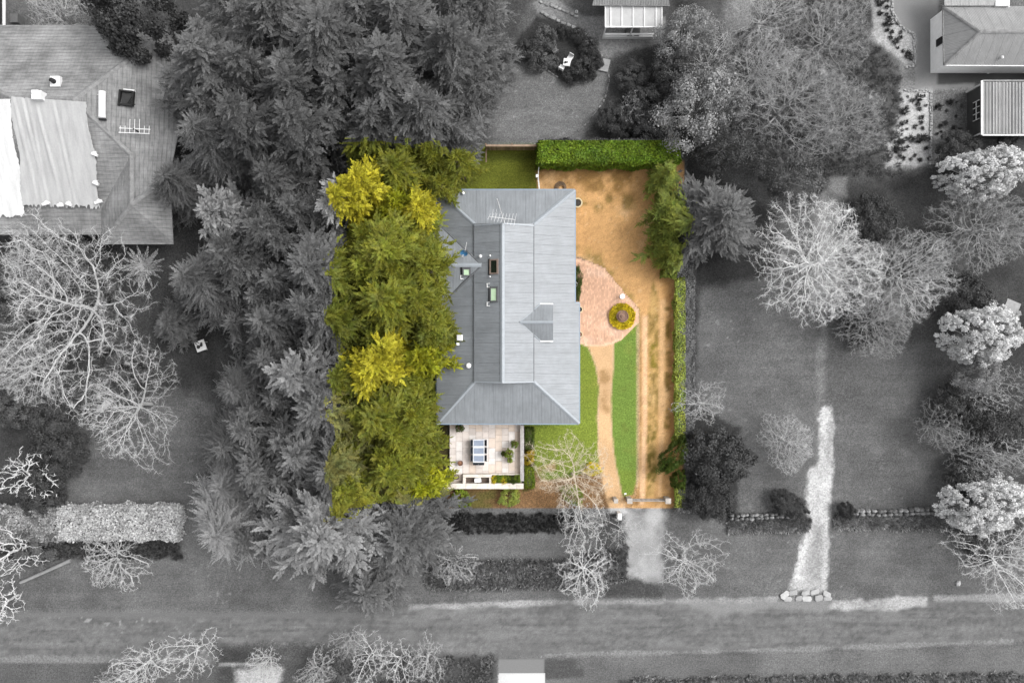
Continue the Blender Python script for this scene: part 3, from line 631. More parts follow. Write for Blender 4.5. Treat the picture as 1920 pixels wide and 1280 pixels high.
# the tarpaulins
def tarp(name, label, corners, pl, v, lift, seed, folds):
    t = NT(name + '_fabric'); f = t.math('MULTIPLY', t.ramp(t.noise(1.2, 4, .6, None, (2.5, .35, 1)), .86, 1.12), t.ramp(t.noise(9, 3, .6), .95, 1.05))
    t.fin(t.scale((v, v, v), f), .55, 0, .3); rs = random.Random(seed); n, m = 60, 60; ph = [(rs.uniform(0, 6.28), rs.uniform(.6, 1.4)) for _ in range(6)]
    mb = MB(); mb.smooth = True; c0, c1, c2, c3 = [np.array(c, float) for c in corners]
    for j in range(m + 1):
        for i in range(n + 1):
            u, v_ = i / n, j / m; p = c0 * (1 - u) * (1 - v_) + c1 * u * (1 - v_) + c2 * u * v_ + c3 * (1 - u) * v_
            if j == m: p[1] += rs.uniform(-5, 5)
            if i in (0, n): p[0] += 3 * math.sin(v_ * 9 + seed) + rs.uniform(-1, 1)
            P = pl.at(p[0], p[1]); z = lift
            for f0, (a0, b0) in zip(folds, ph): d = u - f0 - .16 * v_ * b0; z += .09 * b0 * math.exp(-(d / .016) ** 2) * max(0, math.sin(3.0 * v_ * b0 + a0 * .3)) - .03 * math.exp(-((d - .03) / .02) ** 2)
            z += .015 * math.sin(u * 17 + a0 + v_ * 4) * math.sin(v_ * 7 + a0); mb.v.append((P.x, P.y, P.z + max(z, .03)))
    for j in range(m):
        for i in range(n): k = j * (n + 1) + i; mb.f.append((k, k + n + 1, k + n + 2, k + 1))
    o = mb.build(name, t.m); tag(o, label, 'tarpaulin'); return o
tarp('tarpaulin', 'light grey creased tarpaulin over the tiled roof slope of the left house', ((22, 182), (163, 192), (190, 388), (46, 386)), SP, .33, .10, 3, (.03, .14, .22, .31, .55))
tarp('tarpaulin', 'bright white tarpaulin cut off by the left picture edge', ((-120, 190), (17, 186), (50, 404), (-120, 406)), SP, .50, .06, 8, (.3, .6))
rs = random.Random(4)
for k, (px, py) in enumerate(((181, 291), (183, 345), (90, 383), (117, 386), (133, 384), (188, 380))):
    mb = MB(); mb.box(SP.at(px, py) + Vector((0, 0, .26)), (.42 + rs.random() * .15, .2, .18), rs.uniform(-.5, .5)); mb.box(SP.at(px, py) + Vector((.05, .1, .3)), (.2, .22, .14), rs.uniform(-.5, .9))
    tag(mb.build('sandbag', m_gw), 'small white sandbag weighing down the edge of the grey tarpaulin', 'sandbag', 'sandbags on the tarpaulin edge')
EP = Plane(nC, nB, nF)
# roll / tank, crate, antenna
q = EP.at(196, 199) + Vector((0, 0, .35)); tk = thing('solar_tank', 'white horizontal water tank on the tiled roof right of the tarpaulin', 'water tank', q)
mb = MB(); mb.tube(q + Vector((0, -.95, 0)), q + Vector((0, .95, 0)), .26, n=18); mb.tube(q + Vector((0, -1.0, 0)), q + Vector((0, -.95, 0)), .2, .26, 18); mb.tube(q + Vector((0, .95, 0)), q + Vector((0, 1.0, 0)), .26, .2, 18); mb.build('tank', m_gw, tk)
MB().box(q + Vector((0, -1.08, -.1)), (.5, .1, .2)).build('bracket', m_dark, tk); MB().tube(q + Vector((-.5, .8, -.2)), q + Vector((-.1, .8, -.1)), .03).build('pipe', m_gw, tk); MB().tube(q + Vector((-.6, -.9, -.2)), q + Vector((-.1, -.9, -.1)), .04).build('pipe', m_gw, tk)
q = EP.at(241, 187) + Vector((0, 0, .2)); cr = thing('broken_vent_cage', 'broken black square vent cage on the tiled roof', 'vent cage', q)
m_gd = grey('charcoal_metal', .012); MB().box(q, (.8, .8, .10), -.1).build('panel', grey('charcoal_panel', .03), cr)
for dx, dy, sx, sy in ((-.5, 0, .12, 1.15), (.5, 0, .12, 1.0), (0, .52, 1.0, .12), (0, -.5, 1.0, .13)): MB().box(q + Vector((dx, dy, .12)), (sx, sy, .3), -.1).build('frame_bar', m_gd, cr)
for k in range(5): MB().tube(q + Vector((.0 + .12 * k, -.55, .2)), q + Vector((.5 + .06 * k, .1 - .15 * k, .3)), .035).build('bent_rod', m_gd, cr)
MB().box(q + Vector((.2, .62, .1)), (.8, .1, .2), -.1).build('edge_strip', m_gw, cr)
q = EP.at(262, 245) + Vector((0, 0, .9)); an = thing('roof_antenna', 'pale lattice television antenna on the left tiled roof', 'antenna', q)
for k in range(2): MB().tube(q + Vector((-1.1, -.05 - .35 * k, .1 * k)), q + Vector((1.2, -.15 - .35 * k, .1 * k)), .035).build('boom', m_gw, an)
for k in range(7): MB().tube(q + Vector((-1.05 + .36 * k, -.45, 0)), q + Vector((-1.0 + .36 * k, .1 + (.5 if k in (2, 3, 4) else 0), .05)), .025).build('element', m_gw, an)
MB().tube(q + Vector((0, -.15, -.9)), q + Vector((0, -.15, .15)), .05).build('mast', m_gd, an)
# top-left corner deck edge
td = thing('timber_shed_corner', 'dark shed corner with white barge board in the top left corner', 'shed', W(10, 15))
MB().box((W(-30, 20).x, W(0, 10).y, 1.1), (2.9, 3.0, 2.2)).build('wall', grey('dark_timber_wall', .03), td); MB().box((W(7, 22, 2.3).x, W(0, 10, 2.3).y, 2.25), (.16, 3.2, .14)).build('barge_board', m_gw, td)
MB().box((W(26, 34, 1).x, W(0, 34, 1).y, .5), (.6, .7, 1.0)).build('meter_box', grey('dark_meter_box', .09), td)

# ---- top neighbour with glazed pergola
pg_h = 2.6
th = thing('pergola_house', 'grey roofed house edge at the top with a hipped eave above the glazed pergola', 'house', W(1180, -20))
m_gs = sheet_mat('grey_sheet_roof_along', (.19, .19, .19), 0, .2, .01); m_gsY = sheet_mat('grey_sheet_roof_across', (.19, .19, .19), 1, .2, .01)
p0, p1, p2, p3 = W(1111, 9, 3.0), W(1256, 10, 3.0), W(1240, -60, 4.5), W(1127, -60, 4.5)
sheets(th, Plane(p0, p1, p3), [p0, p1, p2, p3], 0, .8, m_gs, deck=m_deck); MB().box((W(1183, -20).x, W(0, -22).y, 1.4), (5.6, 2.2, 2.8)).build('wall', m_gwall, th)
bar(th, 'gutter', p0 + Vector((0, 0, -.06)), p1 + Vector((0, 0, -.06)), .12, .1, m_rc)
pg = thing('pergola', 'white framed glazed pergola attached to the house at the top edge', 'pergola', W(1190, 33))
gx0, gx1, gy0, gy1 = 1135, 1241, 10, 51
m_pane = grey('frosted_pergola_pane', .36, rough=.3, var=.10, scale=1.2)
cols = [1135, 1145, 1166, 1187, 1208, 1230, 1241]
for k in range(6):
    A, B2, C2, D2 = W(cols[k] + 1, gy0, 2.75), W(cols[k + 1] - 1, gy0, 2.75), W(cols[k + 1] - 1, gy1, 2.4), W(cols[k] + 1, gy1, 2.4)
    MB().prism([A, B2, C2, D2], (0, 0, -.02)).build('pane', m_pane, pg)
for cxp in cols: bar(pg, 'rafter', W(cxp, gy0 - 2, 2.78), W(cxp, gy1 + 1, 2.42), .09, .09, m_gw)
bar(pg, 'beam', W(gx0 - 1, gy1, 2.38), W(gx1 + 1, gy1, 2.38), .10, .12, m_gw); bar(pg, 'beam', W(gx0, gy1 - 8, 2.40), W(gx1, gy1 - 8, 2.40), .04, .05, m_gw)
for cxp in (1136, 1187, 1240): bar(pg, 'post', W(cxp, gy1, 2.4), Vector((W(cxp, gy1, 2.4).x, W(cxp, gy1, 2.4).y, 0)), .1, .1, m_gw)
bar(pg, 'rail', Vector((W(1136, 51, 2.4).x, W(0, 51, 2.4).y - .02, 1.0)), Vector((W(1232, 51, 2.4).x, W(0, 51, 2.4).y - .02, 1.0)), .14, .10, m_gw)
bar(pg, 'rail', Vector((W(1136, 51, 2.4).x, W(0, 51, 2.4).y - .02, 0.35)), Vector((W(1232, 51, 2.4).x, W(0, 51, 2.4).y - .02, 0.35)), .10, .5, m_gw)

# ---- upper right house and shed
ur = thing('hipped_house', 'house with grey hipped metal roof and white walls in the top right corner', 'house', W(1860, 70))
HE = 2.3; q0, q1, q2 = W(1769, 12, HE), W(1771, 122, HE), W(1838, 59, 4.0); q3 = W(2120, 59, 4.0); q4, q5 = W(2120, 12, HE), W(2120, 124, HE)
m_hX, m_hY = sheet_mat('mid_grey_roof_along', (.21, .21, .21), 0, .12, .006), sheet_mat('mid_grey_roof_across', (.21, .21, .21), 1, .12, .006)
sheets(ur, Plane(q0, q1, q2), [q0, q1, q2], 1, .76, m_hY, deck=m_deck); sheets(ur, Plane(q1, q2, q5), [q1, q5, q3, q2], 0, .76, m_hX, deck=m_deck); sheets(ur, Plane(q0, q2, q4), [q0, q2, q3, q4], 0, .76, m_hX, deck=m_deck)
for p, q in ((q0, q2), (q1, q2), (q2, q3)): cap(ur, p + up, q + up, m_rc, .13, .05)
for p, q in ((q0, q1), (q1, q5)): bar(ur, 'gutter', p + Vector((0, 0, -.05)), q + Vector((0, 0, -.05)), .13, .10, m_gw if p is q1 else m_rc)
bar(ur, 'gutter', q0 + Vector((0, .05, -.05)), W(1893, 14, HE), .12, .10, m_gw)
MB().box(((q0.x + q5.x) / 2 + .06, (q0.y + q1.y) / 2, HE / 2 - .1), (q5.x - q0.x - .2, q0.y - q1.y - .24, HE - .2)).build('wall', grey('bright_white_wall', .85, var=.05), ur)
MB().box((q0.x + .13, W(0, 78, 1.5).y, 1.45), (.12, .55, .8)).build('window', m_dark, ur)
q = Plane(q1, q2, q5).at(1875, 110); MB().lathe([(.07, -.1), (.07, .3), (.12, .32), (.05, .4)], 10, q).build('vent_pipe', m_gw, ur)
q6, q7 = W(1771, -40, 2.9), W(2100, -40, 2.9); q8, q9 = W(1771, 11, 2.5), W(1868, 11, 2.5)
sheets(ur, Plane(q6, q7, q8), [q6, W(1868, -40, 2.9), q9, q8], 0, .76, m_hX, deck=m_deck)
MB().box((W(1880, 0, 2.6).x, W(0, -8, 2.6).y, 1.3), (1.1, 1.6, 2.6)).build('chimney', m_gw, ur)
sh = thing('ribbed_roof_shed', 'small shed with pale ribbed metal roof below the hipped house', 'shed', W(1900, 205))
s0, s1, s2, s3 = W(1842, 154, 2.3), W(2080, 154, 2.3), W(2080, 251, 2.3), W(1842, 251, 2.3)
pls = Plane(s0, s1, s2); m_rib = sheet_mat('pale_ribbed_roof', (.235, .235, .235), 0, .24, .03)
k = 0; x = s0.x
while x < s1.x:
    MB().prism([Vector((x, s0.y, 2.3)), Vector((x + .74, s0.y, 2.3)), Vector((x + .74, s3.y, 2.3)), Vector((x, s3.y, 2.3))], (0, 0, -.03)).build('roof_sheet', m_rib, sh)
    for r_ in range(3): MB().prism([Vector((x + .04 + .247 * r_, s0.y, 2.345)), Vector((x + .12 + .247 * r_, s0.y, 2.345)), Vector((x + .12 + .247 * r_, s3.y, 2.345)), Vector((x + .04 + .247 * r_, s3.y, 2.345))], (0, 0, -.05)).build('roof_rib', m_rib, sh)
    x += .76
MB().box(((s0.x + s1.x) / 2 + .1, (s0.y + s3.y) / 2, 1.1), (s1.x - s0.x, s0.y - s3.y - .3, 2.2)).build('wall', grey('dark_shed_wall', .05), sh)
bar(sh, 'barge_board', s0 + Vector((-.06, .1, .02)), s3 + Vector((-.06, -.1, .02)), .14, .12, m_gw); bar(sh, 'gutter', s0 + Vector((0, .1, 0)), s1 + Vector((0, .1, 0)), .12, .1, m_rc); bar(sh, 'gutter', s3 + Vector((0, -.1, 0)), s2 + Vector((0, -.1, 0)), .12, .1, m_gw)
for yy in (s0.y - .1, s3.y + .1): bar(sh, 'corner_post', Vector((s0.x + .02, yy, 2.2)), Vector((s0.x + .02, yy, .02)), .1, .1, m_gw)
wn = MB().box((s0.x + .08, W(0, 208, 1.4).y, 1.45), (.1, 1.5, .8)).build('window', grey('window_glass', .02, rough=.1), sh)
for k in range(4): MB().box((s0.x + .01, W(0, 208, 1.4).y - .74 + .49 * k, 1.45), (.07, .05, .85)).build('glazing_bar', m_gw, wn)
MB().box((s0.x + .01, W(0, 208, 1.4).y, 1.45), (.06, 1.5, .05)).build('glazing_bar', m_gw, wn)
# ------------------------------------------------------------------ vegetation: mesh kinds
def quads(name, V, var):
    n = len(V); me = bpy.data.meshes.new(name); me.vertices.add(n * 4); me.vertices.foreach_set('co', np.ascontiguousarray(V, np.float32).ravel())
    me.loops.add(n * 4); me.loops.foreach_set('vertex_index', np.arange(n * 4, dtype=np.int32))
    me.polygons.add(n); me.polygons.foreach_set('loop_start', np.arange(0, n * 4, 4, dtype=np.int32)); me.polygons.foreach_set('loop_total', np.full(n, 4, np.int32))
    me.update(calc_edges=True); at = me.attributes.new('var', 'FLOAT', 'POINT'); at.data.foreach_set('value', np.repeat(var, 4).astype(np.float32)); return me
def unit(a): return a / (np.linalg.norm(a, axis=-1, keepdims=True) + 1e-9)
def leafquads(p, d, nrm, ln, wd, bend=.0):
    """diamond leaves from p along d, lying across nrm"""
    s = unit(np.cross(d, nrm)) * (wd[:, None]); m = p + d * (ln * .45)[:, None]
    return np.stack([p, m + s, p + d * ln[:, None] - nrm * (bend * ln)[:, None], m - s], 1)
def fronds_to_quads(rs, O, D, L, nl, half, width, roll=.28):
    """feathery sprays: O origins, D directions, L lengths, nl leaflets each"""
    n = len(O); s = np.tile(np.linspace(.02, 1, nl), (n, 1)) + rs.uniform(-.03, .03, (n, nl))
    up = np.array([0, 0, 1.0]); side = unit(np.cross(D, up)); nrm = unit(np.cross(side, D)); nrm = unit(nrm + rs.normal(0, roll * .5, nrm.shape))
    side = unit(np.cross(D, nrm)); sg = np.where(np.arange(nl) % 2 == 0, 1.0, -1.0)[None, :] * np.ones((n, 1))
    P = O[:, None, :] + D[:, None, :] * (s * L[:, None])[..., None]; P[..., 2] -= (.12 * L[:, None] * s ** 2)
    ang = R(48) - R(30) * s + rs.normal(0, .12, s.shape)
    ld = D[:, None, :] * np.cos(ang)[..., None] + side[:, None, :] * (np.sin(ang) * sg)[..., None] + nrm[:, None, :] * rs.normal(.06, .12, s.shape)[..., None]
    ld = unit(ld); ll = half * (1.05 - .72 * s) * rs.uniform(.75, 1.25, s.shape) * (.6 + .4 * np.minimum(1, s * 4)) * (L / L.mean())[:, None] ** .5
    nn = unit(nrm[:, None, :] + rs.normal(0, roll, P.shape))
    V = leafquads(P.reshape(-1, 3), ld.reshape(-1, 3), nn.reshape(-1, 3), ll.ravel(), (ll * width).ravel(), .1)
    return V, s
def conifer(seed, H=14., Rr=4., nb=105, exp=1.35, frL=.95, half=.235, nl=16, sweep=.32, per=12, width=.29, droop=0.):
    rs = np.random.RandomState(seed); O, D, L = [], [], []; mb = MB()
    mb.tube((0, 0, -.2), (0, 0, H * .6), .05 * Rr + .06, .09, 8); mb.tube((0, 0, H * .6), (rs.uniform(-.1, .1), rs.uniform(-.1, .1), H * .97), .09, .02, 6)
    lob = rs.uniform(0, 6.28, 3); lead = rs.uniform(-.25, .25, 2)
    for i in range(nb):
        zf = .10 + .90 * ((i + rs.rand()) / nb) ** .88; az = i * 2.39996 + rs.normal(0, .6)
        pr = (1 - zf ** exp) * (1 + .20 * math.sin(2 * az + lob[0]) + .14 * math.sin(3 * az + lob[1] + 3 * zf)) + .05
        r = Rr * pr * rs.uniform(.68, 1.15); z0 = zf * H - .10 * r; dz = (sweep * r + rs.uniform(-.2, .35)) - droop * r
        ca, sa = math.cos(az), math.sin(az); st = np.array([lead[0] * zf, lead[1] * zf, z0]); en = st + np.array([ca * r, sa * r, dz])
        if r > .9: mb.tube(st, st + (en - st) * .8, .02 + .013 * r, .012, 4, False)
        k = max(2, int(per * r / Rr + 2))
        for t_ in np.linspace(.28, .92, k):
            for s_ in ((-1, 1) if t_ < .9 else (0,)):
                a2 = az + s_ * rs.uniform(.15, 1.25) + rs.normal(0, .3); e = rs.uniform(-.25, .6) + (.35 if zf > .8 else 0) - droop * .8
                O.append(st + (en - st) * t_ + np.array([0, 0, .12 * math.sin(t_ * 3.1)])); D.append((math.cos(a2) * math.cos(e), math.sin(a2) * math.cos(e), math.sin(e)))
                L.append(frL * rs.uniform(.6, 1.15) * (.55 + .45 * min(1, r / (.5 * Rr))) * (1.1 - .35 * t_))
    for i in range(9): a2 = i * 2.4; e = rs.uniform(.5, 1.3); O.append((lead[0], lead[1], H * .95)); D.append((math.cos(a2) * math.cos(e), math.sin(a2) * math.cos(e), math.sin(e))); L.append(frL * .55)
    O, D, L = np.array(O), unit(np.array(D)), np.array(L); V, s = fronds_to_quads(rs, O, D, L, nl, half, width)
    var = np.clip(np.repeat(rs.rand(len(O)), nl) * .60 + .30 * s.ravel() + rs.rand(s.size) * .15, 0, 1)  # random tone per spray, plus sky light on the tips put into the leaf colour
    return quads('conifer_crown', V, var), mb.mesh('conifer_trunk')
def merged(parts, offs):
    """one crown with several leaders"""
    Vs, vs, mb = [], [], MB()
    for (cm, tm), (ox, oy, k, kz) in zip(parts, offs):
        a = np.zeros(len(cm.vertices) * 3, np.float32); cm.vertices.foreach_get('co', a); Vs.append(a.reshape(-1, 4, 3) * np.array([k, k, kz]) + np.array([ox, oy, 0])); v = np.zeros(len(cm.vertices), np.float32); cm.attributes['var'].data.foreach_get('value', v); vs.append(v[::4])
        mb.add([Vector((q.co.x * k + ox, q.co.y * k + oy, q.co.z * kz)) for q in tm.vertices], [tuple(p.vertices) for p in tm.polygons])
    return quads('conifer_crown', np.concatenate(Vs), np.concatenate(vs)), mb.mesh('conifer_trunk')
def blob(seed, Rr=3., zs=.8, zc=3., nclump=70, leaves=220, size=.16, clump=.55, lump=.25, trunk=True):
    """round crown of leaf clumps"""
    rs = np.random.RandomState(seed); P, Nn = [], []; mb = MB(); ph = rs.uniform(0, 6.28, 4)
    for i in range(nclump):
        u = 1 - 1.35 * (i + rs.uniform(0, 3)) / nclump; u = max(-.9, min(1., u)); az = i * 2.39996 + rs.normal(0, 1.0); q = math.sqrt(max(0, 1 - u * u))
        rr = Rr * (1 + lump * math.sin(2 * az + ph[0]) * q + lump * .6 * math.sin(3 * az + ph[1]) * q + rs.normal(0, .09)) * (1 - clump / Rr * .5)
        c = np.array([rr * q * math.cos(az), rr * q * math.sin(az), zc + Rr * zs * u]); cr = clump * rs.uniform(.5, 1.5)
        d = unit(rs.normal(0, 1, (leaves, 3)) + np.array([0, 0, .5]) + .6 * unit(np.array([q * math.cos(az), q * math.sin(az), u]))[None])
        P.append(c + d * cr * rs.uniform(.4, 1.25, (leaves, 1)) * np.array([1, 1, .8])); Nn.append(d)
        if trunk and i % 3 == 0: mb.tube((0, 0, zc * .4), c, .05, .02, 4, False)
    if trunk: mb.tube((0, 0, -.1), (0, 0, zc * .5), .09 * Rr ** .5 + .03, .07, 8)
    else: mb.tube((0, 0, -.1), (0, 0, zc), .05, .03, 6)
    P, Nn = np.concatenate(P), np.concatenate(Nn); n = len(P); t_ = unit(np.cross(Nn, rs.normal(0, 1, (n, 3)))); nn = unit(Nn + rs.normal(0, .55, (n, 3))); d = unit(t_ + Nn * rs.uniform(-.1, .7, (n, 1)))
    ln = size * rs.uniform(.7, 1.35, n); V = leafquads(P, d, nn, ln, ln * .33, .15)
    var = np.clip(np.repeat(rs.rand(nclump), leaves) * .5 + rs.rand(n) * .5, 0, 1); return quads('leaf_crown', V, var), mb.mesh('tree_trunk')
def hedge(seed, sx, sy, h, dens=170, size=.13, lump=.12):
    """clipped hedge: leaves through a skin of the box; local origin in the middle of the base"""
    rs = np.random.RandomState(seed); P, Nn = [], []
    for (a, b, fixed, axis, sgn) in ((sx, sy, h, 2, 1), (sx, h, sy / 2, 1, -1), (sx, h, sy / 2, 1, 1), (sy, h, sx / 2, 0, -1), (sy, h, sx / 2, 0, 1)):
        n = int(a * b * dens * 2.0); u = rs.uniform(-.5, .5, n) * a; v = rs.uniform(-.5, .5, n) * b if axis == 2 else rs.uniform(0, 1, n) * b
        w_ = np.full(n, fixed) * (sgn if axis != 2 else 1); lp = lump * (np.sin(u * 2.3 + seed) * np.sin(v * 2.9 + 1) + .6 * np.sin(u * 5.1) * np.sin(v * 4.3 + seed)); w_ = w_ + (lp - np.abs(rs.normal(0, .13, n))) * (sgn if axis != 2 else 1)
        q = {2: (u, v, w_), 1: (u, w_, v), 0: (w_, u, v)}[axis]; P.append(np.stack(q, 1)); nv = np.zeros((n, 3)); nv[:, axis] = sgn; Nn.append(nv)
    P, Nn = np.concatenate(P), np.concatenate(Nn); n = len(P); Nn = unit(Nn + rs.normal(0, .5, (n, 3)) + np.array([0, 0, .3])); d = unit(np.cross(Nn, rs.normal(0, 1, (n, 3))) + .5 * Nn)
    ln = size * rs.uniform(.7, 1.4, n); core = MB().box((0, 0, h * .45), (sx - .35, sy - .35, h * .85))
    return quads('hedge_leaves', leafquads(P, d, Nn, ln, ln * .32, .1), rs.rand(n)), core.mesh('hedge_stems')
def bare(seed, H=8., Rr=4., n=1500, fork=.2, step=.24, kill=.34, tip=.010, expo=2.35, base=.35, shell=.5, jit=.12, twigs=2, stems=1, zlow=.25, lobe=1.):
    """leafless tree grown towards points spread through the crown, so that every branch reaches for its own free space"""
    rs = np.random.RandomState(seed); A = []
    ph = rs.uniform(0, 6.28, 4)
    while len(A) < n:
        p = rs.uniform(-1, 1, 3); p[2] = abs(p[2]); r = np.linalg.norm(p)
        if r > 1 or rs.rand() > (r ** 1.2) * (1 - shell) + shell: continue
        az = math.atan2(p[1], p[0]); k = 1 + lobe * (.20 * math.sin(2 * az + ph[0]) + .16 * math.sin(3 * az + ph[1]) + .14 * math.sin(7 * az + ph[2]))
        A.append((p[0] * Rr * k, p[1] * Rr * k, H * (zlow + (1 - zlow) * p[2] * (1 + .1 * math.sin(4 * az + ph[3])))))
    A = np.array(A); P, par = [], []
    for s in range(stems):
        b = np.array([0., 0., -.1]) + (np.append(rs.normal(0, .12, 2), 0) if stems > 1 else 0); P.append(b); par.append(-1); m = max(1, int(fork * H / step)); lean = rs.normal(0, .06, 2) if stems == 1 else rs.normal(0, .5, 2)
        for k in range(m): P.append(P[-1] + np.array([lean[0] * step, lean[1] * step, step])); par.append(len(P) - 2)
    P = np.array(P); par = list(par); near = np.zeros(len(A), int); nd = np.full(len(A), 1e9); new = np.arange(len(P)); alive = np.ones(len(A), bool)
    for it in range(140):
        D = np.linalg.norm(A[:, None, :] - P[None, new, :], axis=2); j = D.argmin(1); d = D[np.arange(len(A)), j]; up_ = d < nd; nd[up_] = d[up_]; near[up_] = new[j[up_]]
        alive &= nd > kill
        if not alive.any(): break
        idx = near[alive]; dirs = unit(A[alive] - P[idx]); nn = np.unique(idx); acc = np.zeros((len(P), 3)); np.add.at(acc, idx, dirs)
        dd = unit(unit(acc[nn]) + rs.normal(0, jit, (len(nn), 3)) + np.array([0, 0, -.02])); q = P[nn] + dd * step
        new = np.arange(len(P), len(P) + len(q)); P = np.concatenate([P, q]); par += list(nn)
        if len(P) > 9000: break
    par = np.array(par); N = len(P); ch = np.bincount(par[par >= 0], minlength=N); area = np.where(ch == 0, tip ** expo, 0.)
    for i in range(N - 1, -1, -1):
        if par[i] >= 0: area[par[i]] += area[i]
    rad = area ** (1 / expo); sel = par >= 0; a, b, ra, rb = P[par[sel]], P[sel], np.minimum(rad[par[sel]], rad[sel] * 1.6), rad[sel]
    # short twigs along the outer branches
    o = np.where((rad < tip * 3.2) & sel)[0]; T0, T1 = [], []
    for i in o:
        d = P[i] - P[par[i]]; L = np.linalg.norm(d) + 1e-6
        for _ in range(twigs + (1 if ch[i] == 0 else 0)):
            v = d / L * rs.uniform(.5, 1.2) + rs.normal(0, .5, 3); v /= np.linalg.norm(v); T0.append(P[i] - d * rs.uniform(0, .8)); T1.append(T0[-1] + v * step * rs.uniform(.7, 1.9))
    T0, T1 = np.array(T0), np.array(T1); tr = np.full(len(T0), tip * .75)
    def tub(a, b, ra, rb, n):
        d = unit(b - a); u = unit(np.cross(d, np.array([.31, .52, .79]))); v = np.cross(d, u); an = np.arange(n) * 2 * np.pi / n
        ring = u[:, None, :] * np.cos(an)[None, :, None] + v[:, None, :] * np.sin(an)[None, :, None]
        A_ = a[:, None, :] + ring * ra[:, None, None]; B_2 = b[:, None, :] + ring * rb[:, None, None] + d[:, None, :] * (rb * .5)[:, None, None]
        i2 = (np.arange(n) + 1) % n; return np.stack([A_, A_[:, i2], B_2[:, i2], B_2], 2).reshape(-1, 4, 3)
    big = rb > tip * 3.4; V0 = tub(a[big], b[big], ra[big], rb[big], 6); V1 = np.concatenate([tub(a[~big], b[~big], ra[~big], rb[~big], 3), tub(T0, T1, tr, tr * .5, 3)])
    return quads('bare_limbs', V0, np.full(len(V0), .5)), quads('bare_twigs', V1, rs.rand(len(V1)))
def tuft(seed, n=60, r=.45, h=.45, wd=.03):
    """strap-leaved clump"""
    rs = np.random.RandomState(seed); az = rs.uniform(0, 6.28, n); e = rs.uniform(.15, 1.35, n); d = np.stack([np.cos(az) * np.cos(e), np.sin(az) * np.cos(e), np.sin(e) * h / r], 1); d = unit(d)
    p = np.stack([np.cos(az) * .05, np.sin(az) * .05, np.zeros(n)], 1); ln = r * rs.uniform(.6, 1.15, n); nn = unit(np.cross(d, np.cross(d, np.array([0, 0, 1.]) + rs.normal(0, .2, (n, 3)))))
    return quads('strap_leaves', leafquads(p, d, nn, ln, np.full(n, wd), .25), rs.rand(n))

# ---- colours
F = {}
F['dark'] = foliage('conifer_dark', (.110, .122, .014), 9, .92); F['olive'] = foliage('conifer_olive', (.140, .150, .016), 9, .84)
F['yellow'] = foliage('conifer_golden', (.38, .345, .025), 9, .8, hue=.2); F['lime'] = foliage('conifer_lime', (.26, .27, .012), 9, .7, hue=.4)
F['fir'] = foliage('fir_green', (.150, .180, .030), 4.5, .72); F['pale'] = foliage('conifer_pale', (.15, .155, .02), 9, 1.28); F['palec'] = foliage('conifer_compact_pale', (.16, .16, .02), 9, 1.6, var=.3); F['soft'] = foliage('conifer_soft', (.26, .26, .10), 9, .85, var=.25); F['mid'] = foliage('conifer_mid_grey', (.16, .16, .05), 9, .78)
F['hedge'] = foliage('hedge_green', (.105, .165, .012), 2.4, .6); F['low'] = foliage('low_hedge_green', (.25, .30, .06), 1.0, .55); F['shrub'] = foliage('shrub_green', (.055, .085, .012), 1.5, .8)
F['white'] = foliage('pale_leaf', (.68, .68, .68), 4, 1.0, var=.22, hue=0.); F['silver'] = foliage('silver_leaf', (.30, .30, .30), 4, 1.0, hue=0.); F['black'] = foliage('dark_leaf', (.068, .068, .068), 4, 1.0, hue=0.); F['greyleaf'] = foliage('grey_leaf', (.115, .115, .115), 4, 1.0, hue=0.)
F['flower'] = foliage('white_flower_hedge', (.46, .46, .46), 1.2, 1.0, var=.45, hue=0.); F['strap'] = foliage('strap_leaf', (.24, .24, .24), .5, 1.0, hue=0., var=.6); F['gold'] = foliage('golden_shrub', (.45, .32, .012), 1.0, 1.0); F['gyl'] = foliage('yellow_flowers', (.50, .40, .02), .8, 1.0, hue=.3); F['leaf'] = foliage('bright_leaf', (.16, .22, .02), 1.0, .8)
BK = {'brown': bark('bark_brown', (.10, .08, .06)), 'pale': bark('bark_pale', (.44, .40, .34), 3.5, 1.0), 'white': bark('bark_white', (.52, .52, .52)), 'bright': bark('bark_bright', (.56, .56, .56)), 'mid': bark('bark_mid', (.38, .38, .38)), 'grey': bark('bark_grey', (.28, .28, .28)), 'lotpale': bark('bark_cream', (.50, .43, .34), 3.5, .95)}

# ---- conifers
CON = [conifer(1, nb=145), conifer(2, nb=140, sweep=.42, frL=1.05), conifer(3, nb=150, exp=1.7, frL=.85, half=.21), conifer(4, nb=135, sweep=.12, exp=1.15, frL=1.2, half=.29, nl=18, droop=.05), conifer(5, nb=145, exp=1.5, sweep=.38), conifer(6, nb=145, exp=1.35, frL=.9, sweep=.2, droop=.04)]
_m = [conifer(7, nb=88, frL=1.2, half=.29, per=8), conifer(8, nb=84, exp=1.7, frL=1.25, half=.29, sweep=.38, per=8), conifer(9, nb=86, exp=1.5, frL=1.15, half=.28, sweep=.2, per=8)]
CON += [merged(_m, [(-1.5, .4, .68, 1.0), (1.3, 1.2, .66, .9), (.5, -1.6, .66, .82)]), merged([_m[1], _m[2], _m[0]], [(1.2, -.9, .72, .95), (-1.4, -.6, .66, 1.0), (-.1, 1.6, .66, .85)]), merged([_m[2], _m[0]], [(-1.1, 0, .8, 1.0), (1.4, .3, .74, .88)])]
CON = [CON[i] for i in (6, 0, 7, 2, 8, 5, 1, 6, 4, 7, 3, 8)]
GOLD = [conifer(11, nb=115, exp=2.6, frL=.95, half=.30, nl=18, sweep=.5, width=.28, per=8), conifer(12, nb=110, exp=2.2, frL=1.05, half=.32, nl=18, sweep=.45, width=.28, per=8)]
